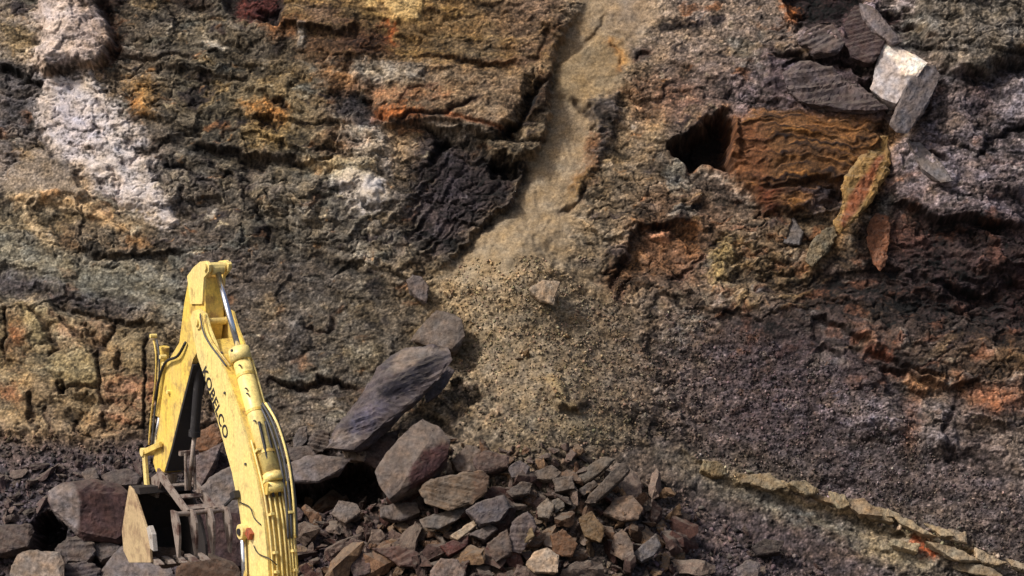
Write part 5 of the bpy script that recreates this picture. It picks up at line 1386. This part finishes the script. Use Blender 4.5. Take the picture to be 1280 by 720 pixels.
# ---- grapple thumb
XT = [-.62, -.24, .14, .52]
pA = pl(214, 588, 0); pB = pl(252, 640, 0); pC = pl(256, 692, 0)
bm = bmesh.new(); add_tube(bm, (-.62, *pB), (.56, *pB), .05, seg=14); thumb = finish('grapple_thumb', bm, M_STEEL, exc)
for x in (-.30, .30):
    bm = bmesh.new()
    d = Vector((pB[0] - pA[0], pB[1] - pA[1])).normalized(); nx, ny = -d.y * .085, d.x * .085
    add_prism(bm, [(pA[0] + nx * 1.2, pA[1] + ny * 1.2), (pA[0] - nx, pA[1] - ny), (pB[0] - nx, pB[1] - ny), (pB[0] + nx, pB[1] + ny)], x - .03, x + .03)
    finish('rail', bm, M_STEEL, thumb, bevel=.008)
for t, w in ((.05, .1), (.35, .09), (.62, .14), (.88, .16)):
    bm = bmesh.new(); c = (pA[0] + (pB[0] - pA[0]) * t, pA[1] + (pB[1] - pA[1]) * t)
    add_box(bm, (0, *c), .57, w, .035, Matrix.Rotation(math.atan2(pB[1] - pA[1], pB[0] - pA[0]), 3, 'X')); finish('cross_plate', bm, M_STEEL, thumb, bevel=.006)
for k, x in enumerate(XT):
    bm = bmesh.new()
    y0, z0 = pB; yb = .10
    front = [(y0 + .10, z0 + .08), (y0 + .06, z0 - .14), (y0 - .06, z0 - .44), (y0 - .20, pC[1])]
    back = [(y0 - .27, pC[1] - .01), (y0 - .32, z0 - .44), (y0 - .30, z0 - .16), (y0 - .16, z0 + .08)]
    add_prism(bm, front + back, x - .03, x + .03); finish('tine', bm, M_STEEL, thumb, bevel=.008)
# thumb cylinder
q0 = PX3(250, 452, 0); q1 = PX3(243, 545, 0); q2 = PX3(236, 612, 0)
bm = bmesh.new(); add_tube(bm, q0, q1, .10, seg=18); add_tube(bm, q1 - (q1 - q0).normalized() * .12, q1, .125, seg=18); tcy = finish('thumb_cylinder', bm, M_BLACK, exc)
bm = bmesh.new(); add_tube(bm, q1, q2, .045, seg=14); finish('rod', bm, M_STEEL, tcy, True)
for x in (-.1, .1):
    bm = bmesh.new(); add_tube(bm, PX3(236, 566, 0) + Vector((x, -.05, 0)), PX3(237, 612, 0) + Vector((x, -.05, 0)), .03, seg=10); finish('link_bar', bm, M_STEEL, tcy)
bm = bmesh.new(); add_box(bm, PX3(236, 566, 0), .42, .1, .1); finish('cross_head', bm, M_STEEL, tcy, bevel=.01)

# ---- boom cylinders, house, cab and tracks (below the picture's edge)
for sx in (-1, 1):
    bm = bmesh.new(); a_ = Vector((sx * (XB + .1), bc[0], bc[1])); b_ = Vector((sx * (XB + .1), 1.25, 1.0)); mid = a_.lerp(b_, .42)
    add_tube(bm, mid, b_, .12, seg=18); bo = finish('boom_cylinder', bm, M_YEL, exc)
    bm = bmesh.new(); add_tube(bm, a_, mid, .06, seg=14); finish('rod', bm, M_CHROME, bo, True)
bm = bmesh.new()
add_prism(bm, [(1.2, .95), (1.2, 1.3), (.2, 1.6), (-.2, 1.9), (-1.6, 1.95), (-2.4, 1.85), (-2.75, 1.5), (-2.75, .95)], -1.4, 1.4)
finish('house', bm, M_YEL, exc, bevel=.05)
bm = bmesh.new(); add_prism(bm, [(-2.0, .98), (-2.0, 1.9), (-2.6, 1.86), (-2.95, 1.5), (-2.95, .98)], -1.45, 1.45); finish('counterweight', bm, M_DARK, exc, bevel=.08)
bm = bmesh.new(); add_prism(bm, [(1.55, 1.0), (1.5, 1.7), (1.15, 2.45), (-.1, 2.5), (-.2, 1.0)], -1.42, -.5); cab = finish('cab', bm, M_YEL, exc, bevel=.05)
bm = bmesh.new(); add_prism(bm, [(1.35, 1.6), (1.05, 2.3), (.05, 2.34), (.0, 1.6)], -1.435, -1.41); finish('window', bm, M_GLASS, cab)
bm = bmesh.new(); add_tube(bm, (0, 0, .7), (0, 0, .97), .75, seg=28); finish('slew_ring', bm, M_DARK, exc)
bm = bmesh.new(); add_box(bm, (0, 0, .55), 2.0, 1.6, .4); finish('undercarriage', bm, M_DARK, exc, bevel=.03)
for sx in (-1, 1):
    prof = []
    for cy, a0, a1 in ((1.9, -90, 90), (-1.9, 90, 270)):
        for k in range(9):
            t = math.radians(a0 + (a1 - a0) * k / 8); prof.append((cy + .46 * math.cos(t), .48 + .46 * math.sin(t)))
    bm = bmesh.new(); add_prism(bm, prof, sx * 1.3 - .3, sx * 1.3 + .3); tr = finish('track', bm, M_DARK, exc)
    for k in range(24):
        y = -1.9 + 3.8 * (k % 12) / 11; z = .03 if k < 12 else .95
        bm = bmesh.new(); add_box(bm, (sx * 1.3, y, z), .62, .14, .06); finish('track_shoe', bm, M_STEEL, tr)

# a brown stone held in the bucket
st = key_rock('rock', [(184, 661), (192, 655), (212, 656), (226, 662), (222, 674), (196, 678), (186, 672)], (104, 84, 70), .4, (0, .2), label='brown rock held in the excavator bucket')
off = (EX_O + EX_D * cen[0] + Vector((0, 0, 0))) - st.location
yb_, zb_ = pl(204, 668, 0); st.location = EX_O + EX_D * (cen[0] - .1) + Vector((0, 0, min(p[1] for p in BP) + .22)); st.scale = (.85, .85, .85)

# ---- quarry floor
g = bmesh.new()
N_ = 60
for j in range(N_ + 1):
    for i in range(N_ + 1):
        x = -400 + 800 * i / N_; y = -300 + 369 * (j / N_) ** .6
        g.verts.new((x, y, FLOOR_Z - .02 + .03 * mnoise.noise(Vector((x * .3, y * .3, 0)))))
g.verts.ensure_lookup_table()
for j in range(N_):
    for i in range(N_):
        k = j * (N_ + 1) + i; g.faces.new((g.verts[k], g.verts[k + 1], g.verts[k + N_ + 2], g.verts[k + N_ + 1]))
M_FLOOR = mat('quarry_floor', (.085, .075, .07), .95, 0, (.05, .044, .042), .8, .8, .5)
fl = finish('ground', g, M_FLOOR, None, True)
tag(fl, 'dark trampled gravel floor of the quarry', 'ground', kind='structure')
